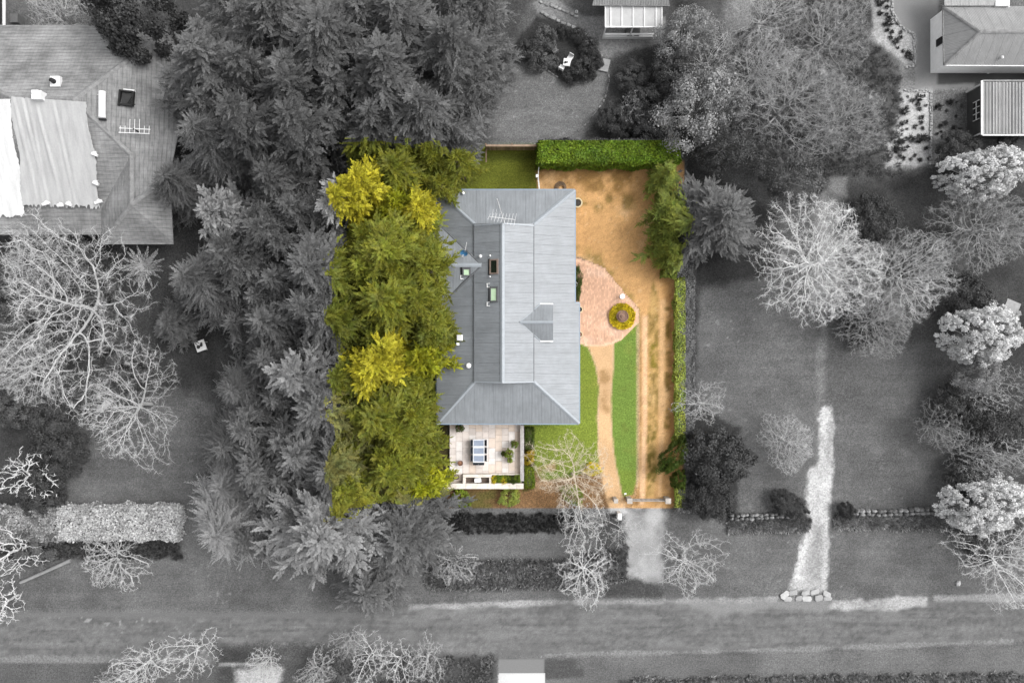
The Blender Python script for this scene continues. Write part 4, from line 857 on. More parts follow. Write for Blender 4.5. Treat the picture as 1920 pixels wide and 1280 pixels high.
FIR = conifer(21, H=14, Rr=4, nb=150, exp=1.15, frL=.85, half=.22, nl=18, sweep=.10, droop=.10, per=13, width=.26)
SPR = conifer(22, H=14, Rr=4, nb=105, exp=1.15, frL=1.7, half=.28, nl=24, sweep=.1, droop=.12, width=.17)
_cn = [0]
def put_conifer(px, py, h, r, kind, src, label, group=None, zs=None):
    """px, py: where the photograph shows the tip"""
    p = W(px, py, h); e = thing('conifer_tree', label, 'tree', (p.x, p.y, 0), group)
    _cn[0] += 1; cm, tm = src if src is not None else CON[_cn[0] % len(CON)]
    t_ = link('trunk', tm, BK['brown'], e); c = link('crown', cm, F[kind], e); r = r * (1.24 if (group and src is None and px < 745) else 1.10 if (group and src is None) else 1.0); s = (r / 4., r / 4., h / 14.)
    rz = random.Random(_cn[0] * 7).uniform(0, 6.28)
    rt_ = random.Random(_cn[0] * 5 + 1); tx, ty = rt_.uniform(-.06, .06), rt_.uniform(-.06, .06)
    for o in (t_, c): o.scale = s; o.rotation_euler = (tx, ty, rz)
    return e
BELT = 'conifers of the dense belt left of the house'
TOPB = 'conifers of the dense grove at the top'
for a in [
    # dark grove at the top
    (345, 95, 13, 4.4, 'dark', None, 'dark grey conifer beside the tarped roof, its tip right of the roof hip', TOPB), (458, 132, 15, 4.8, 'dark', None, 'tall dark conifer with star-shaped tip in the grove left of the top lawn', TOPB),
    (590, 40, 15, 4.8, 'dark', None, 'dark conifer near the top edge, in the middle of the grove', TOPB), (575, 190, 14, 4.4, 'dark', None, 'dark conifer just above the top left corner of the coloured area', TOPB),
    (700, 105, 15, 4.6, 'dark', None, 'dark conifer above the golden conifer at the upper left of the coloured area', TOPB), (815, 55, 14, 4.4, 'dark', None, 'dark conifer at the top edge left of the garden bed with round bushes', TOPB),
    (888, 15, 11, 3.0, 'dark', None, 'dark conifer at the top edge beside the patio path', TOPB), (785, 190, 13, 3.9, 'dark', None, 'dark conifer straddling the upper boundary of the coloured area', TOPB),
    (848, 150, 10, 2.7, 'dark', None, 'dark conifer with branches over the left side of the top lawn', TOPB), (685, 222, 12, 3.6, 'dark', None, 'dark conifer whose lower branches reach into the coloured area at upper left', TOPB),
    (470, 262, 12, 4.0, 'dark', None, 'dark conifer below the tall star-tipped conifer', TOPB), (360, 232, 11, 4.0, 'mid', SPR, 'feathery mid-grey conifer overhanging the right side of the tiled roof', TOPB),
    (505, -20, 14, 4.4, 'dark', None, 'dark conifer cut by the top edge, second from the left', TOPB), (395, -15, 13, 4.2, 'dark', None, 'dark conifer cut by the top edge, nearest the tarped house', TOPB), (715, -25, 14, 4.4, 'dark', None, 'dark conifer cut by the top edge above the middle of the grove', TOPB),
    (870, -60, 12, 3.2, 'dark', None, 'dark conifer cut by the top edge, nearest the patio', TOPB),
    # grey belt
    (402, 388, 11, 2.7, 'palec', GOLD[0], 'compact pale grey cypress standing out of the dark belt below the tiled roof', BELT), (604, 345, 13, 2.6, 'yellow', GOLD[1], 'golden conifer at the upper left edge of the coloured area', BELT),
    (505, 362, 12, 3.6, 'dark', None, 'dark conifer between the two pale cypresses of the belt', BELT), (345, 525, 11, 3.6, 'mid', SPR, 'mid-grey feathery conifer left in the belt, above the small white table', BELT),
    (465, 470, 13, 4.0, 'dark', None, 'dark conifer below and right of the compact pale cypress', BELT), (570, 480, 14, 4.0, 'dark', None, 'dark conifer left of the coloured edge, level with the skylights', BELT),
    (525, 595, 14, 4.0, 'dark', None, 'dark conifer in the middle of the grey belt', BELT), (445, 590, 10, 3.0, 'mid', None, 'smaller grey conifer right of the small white table', BELT),
    (598, 600, 13, 3.6, 'dark', None, 'dark conifer at the coloured edge level with the brick forecourt', BELT), (556, 702, 13, 3.5, 'palec', GOLD[1], 'broad pale grey cypress just left of the coloured edge', BELT),
    (430, 735, 8, 3.0, 'mid', SPR, 'low fuzzy grey conifer below the small white table', BELT), (545, 830, 14, 4.3, 'mid', None, 'grey conifer with long pointed radiating sprays below the broad pale cypress', BELT),
    (465, 905, 11, 3.6, 'mid', None, 'grey conifer right of the lower left lawn', BELT), (610, 905, 13, 3.6, 'mid', None, 'grey conifer at the lower left corner of the coloured area', BELT),
    (392, 1003, 9, 4.1, 'soft', SPR, 'pale feathery conifer at the right end of the white flowering hedge', BELT), (583, 1008, 14, 6.3, 'pale', CON[3], 'large pale conifer with bright star-shaped tip above the road', BELT),
    (735, 1010, 11, 4.8, 'mid', CON[3], 'broad grey conifer right of the large pale star-tipped one', BELT), (660, 1080, 9, 5.0, 'mid', CON[4], 'grey conifer overhanging the road edge', BELT), (475, 1010, 9, 3.0, 'mid', None, 'grey conifer between the feathery conifer and the large pale one', BELT),
    (625, 770, 13, 3.2, 'dark', None, 'dark conifer on the coloured edge below the golden conifer', BELT),
    (420, 470, 9, 3.2, 'dark', None, 'lower dark conifer under the compact pale cypress', BELT), (480, 790, 11, 3.4, 'mid', None, 'grey conifer left of the long-sprayed one below the pale cypress', BELT), (410, 840, 8, 3.6, 'mid', SPR, 'soft grey conifer at the right edge of the lower left lawn', BELT), (540, 930, 11, 3.2, 'mid', None, 'grey conifer right above the large pale star-tipped one', BELT), (480, 660, 11, 3.2, 'dark', None, 'dark conifer left of the broad pale cypress', BELT), (300, 330, 8, 3.0, 'mid', SPR, 'soft grey conifer leaning over the right eave of the tiled roof', BELT), (640, 480, 12, 3.0, 'olive', None, 'olive conifer on the left edge of the coloured area below the golden one', BELT), (310, 600, 5, 1.8, 'dark', None, 'small dark conifer between the bare tree and the white table', BELT),
    (640, 150, 12, 3.8, 'dark', None, 'dark conifer in the lower middle of the top grove', TOPB), (520, 100, 13, 4.0, 'dark', None, 'dark conifer right of the star-shaped tip in the top grove', TOPB), (760, 120, 12, 3.8, 'dark', None, 'dark conifer in the right half of the top grove', TOPB), (400, 180, 11, 3.4, 'dark', None, 'dark conifer right of the broken vent cage on the tiled roof', TOPB), (650, -10, 13, 3.6, 'dark', None, 'dark conifer cut by the top edge, third from the left', TOPB),
    (415, 920, 7, 3.2, 'soft', SPR, 'soft pale conifer above the feathery one at the end of the flowering hedge', BELT),
    # coloured belt
    (662, 322, 13, 2.3, 'yellow', GOLD[0], 'bright yellow conifer in the upper left corner of the coloured area', BELT), (772, 370, 9.5, 2.0, 'yellow', GOLD[1], 'small bright yellow conifer touching the roof corner', BELT), (718, 375, 9, 2.0, 'lime', GOLD[0], 'lime green conifer between the two bright yellow ones', BELT),
    (735, 300, 10, 3.0, 'olive', None, 'olive conifer left of the back lawn', BELT), (826, 300, 9, 2.7, 'olive', None, 'olive conifer overhanging the back lawn and the roof corner', BELT),
    (690, 455, 13, 3.7, 'olive', None, 'olive conifer below the lime one, level with the cross gable', BELT), (768, 478, 12, 3.1, 'olive', None, 'olive conifer touching the blue satellite dish', BELT), (715, 560, 13, 3.6, 'olive', None, 'olive conifer level with the green skylight', BELT),
    (772, 575, 11.5, 3.0, 'olive', None, 'olive conifer overhanging the roof below the small square skylight', BELT), (655, 600, 12, 3.0, 'dark', None, 'darker conifer above the big golden conifer', BELT),
    (700, 690, 13, 3.0, 'yellow', GOLD[1], 'big golden conifer in the middle of the coloured belt', BELT), (655, 700, 12, 2.4, 'yellow', GOLD[0], 'golden conifer at the left edge of the coloured area', BELT), (788, 688, 10, 2.1, 'lime', GOLD[0], 'lime conifer between the big golden one and the roof', BELT),
    (766, 745, 10.5, 2.6, 'olive', None, 'olive conifer beside the lower left roof corner', BELT), (690, 805, 13, 3.6, 'olive', None, 'olive conifer below the golden conifers', BELT), (738, 832, 11, 2.5, 'olive', None, 'olive conifer left of the terrace', BELT),
    (668, 890, 12.5, 3.4, 'olive', None, 'olive conifer in the lower left corner of the coloured area', BELT), (728, 895, 11.5, 2.7, 'olive', None, 'olive conifer left of the lime one by the terrace wall', BELT), (790, 920, 8, 1.8, 'lime', GOLD[1], 'lime yellow conifer at the end of the terrace wall', BELT),
    (800, 625, 10, 2.4, 'dark', None, 'dark green conifer leaning over the white roof vent', BELT),
    # right
    (1366, 386, 10.5, 4.7, 'fir', FIR, 'big fir standing half inside the right edge of the coloured area', None)]: put_conifer(*a)
put_conifer(1266, 405, 6, 2.3, 'fir', CON[2], 'green conifer at the right side of the orange yard in front of the big fir'); put_conifer(1268, 470, 5, 1.7, 'fir', CON[5], 'low green conifer at the bend of the driveway above the low hedge')
p = W(1252, 310, 5); put_conifer(1262, 318, 5.5, 1.9, 'fir', FIR, 'small green conifer at the right end of the tall clipped hedge')

# ---- leafless trees
BARE = {'big': bare(31, 11, 6, n=1600, fork=.2, step=.30, kill=.40, tip=.010, zlow=.3, expo=2.15, twigs=3), 'fine': bare(32, 9, 4.5, n=2500, fork=.14, step=.20, kill=.25, tip=.0075, zlow=.22, shell=.35, expo=2.35, twigs=4, lobe=.55), 'vase': bare(33, 6, 3, n=800, fork=.1, step=.16, kill=.22, tip=.009, zlow=.2),
        'gnarl': bare(34, 5, 3, n=170, fork=.2, step=.26, kill=.40, tip=.026, jit=.35, zlow=.25, twigs=1), 'bush': bare(35, 3, 2.4, n=1700, fork=.05, step=.12, kill=.17, tip=.008, zlow=.12, stems=5), 'open': bare(36, 6, 3.2, n=360, fork=.12, step=.2, kill=.3, tip=.010, jit=.15, zlow=.2)}
BH = {'big': (11, 6), 'fine': (9, 4.5), 'vase': (6, 3), 'gnarl': (5, 3), 'bush': (3, 2.4), 'open': (6, 3.2)}
_bn = [0]
def put_bare(px, py, h, r, src, bk, label, group=None, tilt=None):
    """px, py: middle of the crown in the photograph"""
    p = W(px, py, h * .6); nm = 'bare_shrub' if h < 4 else 'bare_tree'; e = thing(nm, label, 'shrub' if h < 4 else 'tree', (p.x, p.y, 0), group); _bn[0] += 1
    lm, tm = BARE[src]; H0, R0 = BH[src]; t_ = link('trunk', lm, BK[bk], e); c = link('twigs', tm, BK[bk], e); rz = random.Random(_bn[0] * 13).uniform(0, 6.28)
    for o in (t_, c): o.scale = (r / R0, r / R0, h / H0); o.rotation_euler = (tilt[0] if tilt else 0, tilt[1] if tilt else 0, rz)
    return e
for a in [
    (118, 572, 11, 6.2, 'big', 'pale', 'large spreading bare tree with pale limbs below the tarped house'), (238, 765, 7, 4.2, 'big', 'pale', 'bare tree with pale branches between the large bare tree and the left lawn'), (40, 690, 6, 3.2, 'fine', 'mid', 'greyer bare tree behind the large one at the left edge'), (70, 480, 6, 3.0, 'fine', 'mid', 'fine twigged bare tree close under the eave of the tarped house'),
    (38, 895, 5, 2.4, 'gnarl', 'white', 'gnarled white-limbed tree at the left edge above the flowering hedge'), (10, 1040, 5, 2.2, 'gnarl', 'white', 'gnarled white-limbed tree at the left edge below the flowering hedge'), (-5, 1135, 4.5, 1.8, 'gnarl', 'white', 'white branch tips of a gnarled tree at the left edge of the road'),
    (200, 1052, 3, 2.7, 'bush', 'mid', 'spreading bare shrub below the white flowering hedge'), (350, 1235, 5, 2.2, 'open', 'white', 'open pale bare tree at the bottom edge, third from the left corner'), (258, 1255, 4.5, 2.0, 'vase', 'white', 'dense pale bare tree at the bottom edge left of the open one'), (205, 1285, 4, 1.3, 'vase', 'mid', 'small bare tree cut by the bottom edge, nearest the left corner'),
    (492, 1250, 3, 1.3, 'bush', 'white', 'small pale bare shrub on the pale gravel at the bottom edge'), (648, 1212, 4.5, 1.3, 'open', 'mid', 'thin bare sapling above the row of shrubs at the bottom edge'), (690, 1240, 4, 2.0, 'open', 'white', 'pale twisted bare shrub at the bottom edge under the conifer branches'), (745, 1250, 4, 2.0, 'open', 'white', 'pale bare shrub at the bottom edge, second from right in the row'), (800, 1245, 4, 1.7, 'vase', 'mid', 'bare shrub at the bottom edge, rightmost in the row'), (590, 1265, 3, 1.6, 'bush', 'mid', 'low bare shrub at the bottom edge right of the pale gravel'),
    (1078, 900, 5.5, 3.5, 'big', 'lotpale', 'cream bare tree on the brown bed between the terrace and the footpath'), (1088, 990, 5, 2.0, 'open', 'white', 'pale bare tree just below the lower edge of the coloured area'), (1100, 1078, 4, 2.5, 'vase', 'white', 'dense pale bare tree above the road left of the driveway mouth'), (1168, 1000, 4, 1.7, 'open', 'mid', 'slender bare tree on the left side of the driveway below the gate'),
    (1292, 1058, 4.8, 2.9, 'vase', 'mid', 'bare tree right of the driveway mouth'), (1885, 1055, 6, 3.6, 'big', 'white', 'pale bare tree in the lower right corner beside the road'), (1550, 487, 10, 5.0, 'fine', 'bright', 'big bright bare tree with dense fine twigs above the pale gravel path'), (1320, 757, 3.8, 1.9, 'vase', 'mid', 'small round bare shrub against the right hedge'),
    (1482, 832, 4.4, 2.3, 'fine', 'mid', 'dense rounded bare tree left of the pale gravel path'), (1705, 515, 9, 4.0, 'fine', 'mid', 'greyer fine-twigged bare tree right of the big bright one'), (1860, 425, 7, 3.6, 'fine', 'grey', 'dark fine-twigged bare tree below the uppermost pale round tree'), (1490, 185, 10, 4.6, 'fine', 'grey', 'large grey bare tree in the tangle above the fir'),
    (1570, 60, 8, 3.4, 'fine', 'grey', 'grey bare tree near the top edge left of the gravel beds'), (1340, 105, 5, 2.4, 'vase', 'mid', 'bare tree right of the pergola'), (1595, 215, 7, 3.2, 'fine', 'grey', 'grey bare tree left of the tussock bed'), (1650, 600, 6, 3.0, 'fine', 'grey', 'low dark bare tree at the edge of the right lawn'), (1440, 20, 6, 3.0, 'fine', 'mid', 'bare tree cut by the top edge above the tangle'),
    (1775, 800, 4, 2.0, 'bush', 'grey', 'grey rounded bare shrub at the right side of the lawn'), (1840, 860, 4.5, 2.2, 'bush', 'mid', 'grey bare shrub above the lowest pale round tree'), (1850, 742, 5, 1.8, 'open', 'white', 'white-limbed bare tree between the pale round trees'), (1900, 720, 5, 2.0, 'open', 'mid', 'bare tree at the right edge below the middle pale tree'), (1910, 850, 5, 2.0, 'vase', 'mid', 'bare tree cut by the right edge above the lower right corner'),
    (95, 20, 4, 2.4, 'bush', 'mid', 'bare branches behind the ridge at the top left corner'), (170, 15, 4, 1.9, 'bush', 'mid', 'bare branches above the north eave of the tarped house'), (1185, 205, 3.6, 1.4, 'open', 'mid', 'small bare tree in the shrubbery right of the top lawn'), (845, 1060, 3, 1.9, 'bush', 'mid', 'bare shrub right of the conifers above the road'), (1430, 120, 7, 3.2, 'fine', 'mid', 'pale grey bare tree in the tangle, left of the large grey one')]: put_bare(*a)

# ---- leafy round trees and shrubs
BL = {'ball': blob(41, 3, .75, 2.6, 330, 90, .15, .26, .15), 'loose': blob(42, 3, .8, 2.8, 80, 200, .16, .65, .22), 'dense': blob(43, 2.5, .7, 1.8, 80, 200, .17, .5, .15, False), 'small': blob(44, 1., .7, .55, 40, 90, .11, .28, .10, False)}
BR_ = {'ball': (3, 4.85), 'loose': (3, 5.2), 'dense': (2.5, 3.55), 'small': (1., 1.25)}
_ln = [0]
def put_leafy(px, py, h, r, src, col, label, group=None, name='leafy_tree', cat='tree', rz=None):
    p = W(px, py, h * .7); e = thing(name, label, cat, (p.x, p.y, 0), group); _ln[0] += 1
    cm, tm = BL[src]; R0, H0 = BR_[src]; t_ = link('trunk' if h > 2.5 else 'stem', tm, BK['grey'], e); c = link('crown' if h > 2.5 else 'foliage', cm, F[col], e); rz = random.Random(_ln[0] * 17).uniform(0, 6.28) if rz is None else rz
    sx = r if isinstance(r, tuple) else (r, r)
    for o in (t_, c): o.scale = (sx[0] / R0, sx[1] / R0, h / H0); o.rotation_euler.z = rz
    return e
for a in [
    (1853, 322, 5, (2.95, 2.0), 'ball', 'white', 'uppermost pale round leafy tree at the right edge'), (1848, 628, 5.5, (2.5, 2.3), 'ball', 'white', 'middle pale leafy tree at the right edge'), (1852, 950, 5, (2.8, 2.05), 'ball', 'white', 'lowest pale leafy tree at the right edge above the stone wall'),
    (1835, 705, 4, 1.5, 'loose', 'silver', 'looser grey leafy tree below the middle pale tree'), (1318, 195, 6.5, 2.9, 'loose', 'silver', 'silvery leafy tree above the upper right corner of the coloured area'), (1290, 60, 5.5, 1.9, 'loose', 'silver', 'silvery leafy tree right of the pergola house'), (1270, 150, 4, 1.6, 'loose', 'greyleaf', 'grey leafy tree between the patio and the silvery trees'),
    (1370, 265, 5, 2.2, 'loose', 'greyleaf', 'grey leafy tree above the big fir'), (1490, 330, 4.5, 2.2, 'loose', 'greyleaf', 'dark leafy tree right of the big fir')]:
    put_leafy(*a, rz=.2 if isinstance(a[3], tuple) else None)
SH = dict(name='leafy_shrub', cat='shrub')
for a in [
    (1352, 860, 3.2, (2.1, 2.5), 'dense', 'black', 'large dark shrub right of the low hedge'), (1330, 935, 2.4, 1.7, 'dense', 'black', 'dark shrub at the left end of the stone wall'), (1480, 946, 1.6, (1.4, .95), 'dense', 'black', 'dark shrub at the right end of the left stone wall'), (1588, 957, 1.2, .6, 'dense', 'black', 'dark shrub at the left end of the right stone wall'),
    (248, 22, 8, 3.0, 'dense', 'black', 'very dark leafy tree above the hip of the tarped house'), (1188, 138, 1.8, 1.2, 'dense', 'greyleaf', 'grey rounded shrub right of the stepping slab'), (1215, 190, 2.4, 1.4, 'dense', 'greyleaf', 'grey shrub in the shrubbery right of the top lawn'), (1158, 225, 1.8, 1.3, 'dense', 'black', 'dark shrub at the lower right of the top lawn'), (1225, 240, 2.2, 1.5, 'dense', 'greyleaf', 'grey shrub above the tall clipped hedge'),
    (1262, 110, 2.6, 1.4, 'dense', 'greyleaf', 'grey shrub below the pergola corner'), (1800, 280, 2.0, 1.5, 'dense', 'black', 'dark shrub left of the shed below the tussock bed'), (1890, 268, 1.6, (2.0, .6), 'dense', 'black', 'dark low shrub along the lower shed wall'), (1640, 410, 2.2, 1.8, 'dense', 'black', 'dark shrub right of the big bright bare tree'), (1630, 600, 1.8, 2.0, 'dense', 'black', 'dark groundcover shrub under the low bare tree'),
    (1820, 560, 2.4, 1.8, 'dense', 'black', 'dark shrub above the middle pale tree'), (1800, 760, 2.4, 1.8, 'dense', 'black', 'dark shrub left of the white-limbed tree'), (1870, 800, 2.4, 2.0, 'dense', 'black', 'dark shrub at the right edge above the lower bare trees'), (1830, 890, 2.2, 1.8, 'dense', 'black', 'dark shrub just above the lowest pale tree'), (1860, 1010, 1.8, 2.0, 'dense', 'black', 'dark shrub under the lower right bare tree'),
    (110, 850, 2.4, 1.9, 'dense', 'black', 'dark shrub left of the lower left lawn'), (75, 920, 2.2, 1.8, 'dense', 'black', 'dark shrub beside the gnarled white tree'), (95, 775, 2.2, 1.9, 'dense', 'black', 'dark shrub between the large bare tree and the gnarled one'), (30, 760, 2.4, 1.7, 'dense', 'greyleaf', 'grey shrub at the left edge below the large bare tree'), (35, 640, 2.4, 2.2, 'dense', 'greyleaf', 'grey shrub under the limbs of the large bare tree'), (120, 500, 2.4, 2.6, 'dense', 'greyleaf', 'grey shrub under the eave of the tarped house'), (180, 600, 2.2, 2.6, 'dense', 'greyleaf', 'grey undergrowth beneath the middle of the large bare tree'), (60, 1020, 1.4, 1.8, 'dense', 'greyleaf', 'grey shrub below the left half of the flowering hedge'), (20, 560, 2.2, 2.2, 'dense', 'greyleaf', 'grey shrub at the left edge under the large bare tree'), (240, 690, 1.8, 1.8, 'dense', 'greyleaf', 'grey shrub at the foot of the large bare tree'),
    (1270, 850, 2.2, (.75, 2.0), 'dense', 'shrub', 'dark green shrub leaning over the driveway from the right hedge'), (1275, 900, 1.8, .7, 'dense', 'shrub', 'dark green shrub near the gate at the right hedge')]: put_leafy(*a, **SH)
RB = 'clipped round bushes in the top bed'
for px, py, r, lab in ((1117, 112, .58, 'round dark bush beside the stepping slab'), (1092, 128, .85, 'largest round dark bush at the lower end of the top bed'), (1070, 142, .62, 'round dark bush at the lowest point of the top bed'), (1106, 88, .75, 'round dark bush inside the curve of the pale edging'), (1083, 66, .6, 'round dark bush near the upper pale edging'), (1058, 58, .5, 'round dark bush at the upper left of the pale edging'), (1098, 105, .5, 'small round dark bush in the middle of the bush cluster'), (1105, 137, .5, 'small round dark bush between the largest one and the lawn')):
    put_leafy(px, py, r * 1.5, r, 'small', 'black', lab, RB, 'round_bush', 'bush')
for px, py, r, c, lab in ((1010, 110, .9, 'greyleaf', 'grey loose bush at the left side of the top bed'), (985, 95, .8, 'black', 'dark loose bush at the left tip of the top bed'), (1020, 70, .9, 'greyleaf', 'grey loose bush in the upper part of the top bed'), (1035, 115, .5, 'greyleaf', 'small grey bush left of the white garden table')):
    put_leafy(px, py, r * 1.3, r, 'small', c, lab, None, 'garden_bush', 'bush')

# ---- hedges
def put_hedge(x0, y0, x1, y1, h, col, label, seed, dens=170, size=.13, lump=.12, cat='hedge', name='hedge'):
    a, b = W(x0, y0), W(x1, y1); c = (a + b) / 2; e = thing(name, label, cat, (c.x, c.y, 0)); lm, cm = hedge(seed, abs(b.x - a.x), abs(a.y - b.y), h, dens, size, lump)
    link('foliage', lm, F[col], e); link('stems', cm, BK['brown'], e); return e
put_hedge(1008, 277, 1262, 318, 2.6, 'hedge', 'tall clipped green hedge along the top of the orange yard', 3, 240, .15)
put_hedge(1263, 520, 1297, 830, 1.0, 'low', 'low light green hedge along the right side of the driveway', 4, 200, .13)
put_hedge(1263, 905, 1297, 955, 1.0, 'low', 'light green hedge end beside the right gate pillar', 5, 200, .13)
put_hedge(1240, 430, 1290, 520, 1.6, 'fir', 'green hedge section under the big fir', 12, 150, .16)
put_hedge(-60, 946, 128, 1008, 1.3, 'silver', 'duller left section of the pale flowering hedge', 6, 150, .17, .2)
put_hedge(126, 944, 346, 1004, 1.4, 'flower', 'bright white flowering hedge left of the feathery conifer', 7, 190, .17, .14)
put_hedge(985, 801, 1000, 840, .7, 'shrub', 'dark green border hedge right of the terrace, upper section', 8, 260, .10, .06); put_hedge(984, 875, 1001, 912, .7, 'leaf', 'olive border hedge right of the terrace, lower section', 9, 260, .10, .06)
# ------------------------------------------------------------------ terrace and its furniture
m_stone = plain('cream_stone_cap', (.55, .50, .44), .8, var=.2, scale=2)
m_pav = []
for i, c in enumerate(((.58, .52, .48), (.61, .57, .54), (.57, .48, .41), (.53, .475, .44))): m_pav.append(plain('sandstone_paver_%d' % i, c, .8, var=.10, scale=2.5))
m_joint = plain('paver_joint', (.40, .34, .29))
ter = thing('terrace', 'pale sandstone paved terrace below the house', None, W(912, 850), kind='structure')
A, B2 = W(843, 788, .3), W(978, 906, .3)
MB().box(((A.x + B2.x) / 2, (A.y + B2.y) / 2, .125), (B2.x - A.x, A.y - B2.y, .25)).build('base', m_joint, ter)
rs = random.Random(5); pw = (B2.x - A.x - .52) / 10; x = A.x + .52
pm = [MB().box((0, 0, 0), (pw - .022, l - .022, .05)).mesh('paver') for l in (pw, pw * 1.5)]
def paver(px_, py_, k, m, sx=1.): o = link('paver', pm[k], m, ter); o.location = Vector((px_, py_, .28 + rs.uniform(-.004, .006))) - ter.location; o.scale.x = sx; return o
for i in range(-1, 10):
    cxp = x + pw * (i + .5) if i >= 0 else A.x + .26; sx = 1 if i >= 0 else .5 / (pw - .022) * .98
    y = A.y - .1; first = True
    while y > B2.y + .3:
        k = 1 if rs.random() < .6 else 0; l = pw * (1.5 if k else 1)
        if y - l < B2.y - .1: k, l = 0, pw
        paver(cxp, y - l / 2, k, rs.choice(m_pav), sx); y -= l
# walls: stone caps piece by piece
tw = thing('terrace_wall', 'cream stone wall along the lower edge of the terrace', 'wall', W(908, 911)); n = 11
a, b = W(832, 911, .9), W(982, 911, .9)
MB().box(((a.x + b.x) / 2, a.y, .42), (b.x - a.x, .34, .84)).build('wall_base', plain('terrace_wall_stone', (.33, .28, .23)), tw)
for i in range(n): MB().box((a.x + (b.x - a.x) * (i + .5) / n, a.y, .87), ((b.x - a.x) / n - .015, .44 + rs.uniform(-.01, .01), .07)).build('coping_stone', m_stone, tw)
tw2 = thing('terrace_side_wall', 'narrow grey-cream stone wall on the right side of the terrace', 'wall', W(979, 850)); a, b = W(979, 797, .9), W(979, 902, .9)
MB().box((a.x, (a.y + b.y) / 2, .42), (.22, a.y - b.y, .84)).build('wall_base', plain('side_wall_stone', (.30, .27, .24)), tw2)
for i in range(9): MB().box((a.x, a.y + (b.y - a.y) * (i + .5) / 9, .87), (.30, (a.y - b.y) / 9 - .015, .07)).build('coping_stone', plain('side_coping', (.36, .34, .33), var=.3) if i == 0 else bpy.data.materials['side_coping'], tw2)
# built-in kitchen bench with dark recess and white sink; planter
bq = thing('kitchen_bench', 'cream built-in bench with dark recess at the lower end of the terrace', 'bench', W(896, 897)); a, b = W(868, 889, .9), W(921, 906, .9)
for c, s in ((((a.x + b.x) / 2, a.y - .12, .6), (b.x - a.x, .24, .62)), ((a.x + .11, (a.y + b.y) / 2 - .13, .6), (.22, a.y - b.y - .26, .62)), ((b.x - .08, (a.y + b.y) / 2 - .13, .6), (.16, a.y - b.y - .26, .62))): MB().box(c, s).build('bench_top', m_stone, bq)
MB().box(((a.x + b.x) / 2, (a.y + b.y) / 2 - .13, .45), (b.x - a.x - .4, a.y - b.y - .3, .1)).build('recess_floor', plain('dark_brown_recess', (.085, .06, .045), .6), bq)
MB().box(((a.x + b.x) / 2, (a.y + b.y) / 2 - .02, .55), (b.x - a.x - .4, .05, .1)).build('recess_rail', plain('recess_rail', (.12, .09, .07), .6), bq)
bb = thing('white_grill', 'white lidded grill standing in the dark recess', 'grill', W(895, 900, .6)); c = W(896, 900, .9)
MB().box(c + Vector((0, 0, -.15)), (.5, .34, .3), .12).build('body', m_white, bb); MB().box(c + Vector((0, -.02, .03)), (.54, .26, .05), .12).build('lid', m_white, bb)
pl_ = thing('terrace_planter', 'stone planter box filled with yellow-green plants at the lower right of the terrace', 'planter', W(950, 898)); a, b = W(921, 889, .75), W(976, 906, .75)
for c, s in ((((a.x + b.x) / 2, a.y, .5), (b.x - a.x, .1, .5)), ((a.x, (a.y + b.y) / 2, .5), (.1, a.y - b.y - .1, .5)), ((b.x, (a.y + b.y) / 2, .5), (.1, a.y - b.y - .1, .5))): MB().box(c, s).build('planter_side', m_stone, pl_)
MB().box(((a.x + b.x) / 2, (a.y + b.y) / 2, .42), (b.x - a.x - .1, a.y - b.y - .1, .4)).build('soil', plain('planter_soil', (.04, .03, .02)), pl_)
rb = random.Random(9)
for k in range(8):
    px, py = 926 + 6.3 * k, 898 + rb.uniform(-2, 2); z = .62; p = W(px, py, z); e = thing('planter_plant', 'leafy yellow-green plant in the stone planter box', 'plant', (p.x, p.y, z), 'plants in the terrace planter'); cm, tm = BL['small']
    c = link('foliage', cm, F['leaf' if k % 3 else 'gyl'] if k not in (5, 6) else F['shrub'], e); c.scale = (.27, .30, .30); c.rotation_euler.z = k
# dining table and chairs
m_tbl = plain('pale_table_frame', (.55, .56, .58), .4, var=.05); m_top = plain('blue_grey_table_glass', (.20, .235, .30), .2, var=.08, spec=.6); m_chair = plain('charcoal_chair', (.025, .03, .04), .6)
c = W(897.5, 845, 1.05); tb = thing('dining_table', 'long outdoor dining table with three blue-grey panels on the terrace', 'table', (c.x, c.y, .3)); zt = 1.03
for k in range(3): MB().box((c.x, c.y + .62 * (1 - k), zt), (.80, .44, .025)).build('table_panel', m_top, tb)
for dx in (-.43, .43): MB().box((c.x + dx, c.y, zt), (.06, 1.86, .05)).build('frame_rail', m_tbl, tb)
for dy, s in ((.885, .09), (.31, .16), (-.31, .16), (-.885, .09)): MB().box((c.x, c.y + dy, zt), (.80, s, .045)).build('frame_crossbar', m_tbl, tb)
for dx in (-.4, .4):
    for dy in (-.85, .85): MB().box((c.x + dx, c.y + dy, .66), (.05, .05, .72)).build('leg', m_tbl, tb)
def chair(x, y, rz, label):
    e = thing('dining_chair', label, 'chair', (0, 0, 0), 'chairs around the dining table')
    MB().box((0, 0, .44), (.44, .44, .05)).build('seat', m_chair, e); MB().box((0, -.23, .68), (.42, .04, .42)).build('backrest', m_chair, e)
    for sx in (-.19, .19):
        for sy in (-.19, .19): MB().box((sx, sy, .21), (.035, .035, .42)).build('leg', m_chair, e)
        MB().box((sx * 1.1, 0, .62), (.04, .42, .03)).build('armrest', m_chair, e)
    e.location = (x, y, .305); e.rotation_euler.z = rz
nm = ('uppermost', 'middle', 'lowest')
for k in range(3):
    chair(c.x - .40, c.y + .62 * (1 - k), -math.pi / 2, '%s charcoal chair on the left side of the dining table' % nm[k]); chair(c.x + .40, c.y + .62 * (1 - k), math.pi / 2, '%s charcoal chair on the right side of the dining table' % nm[k])
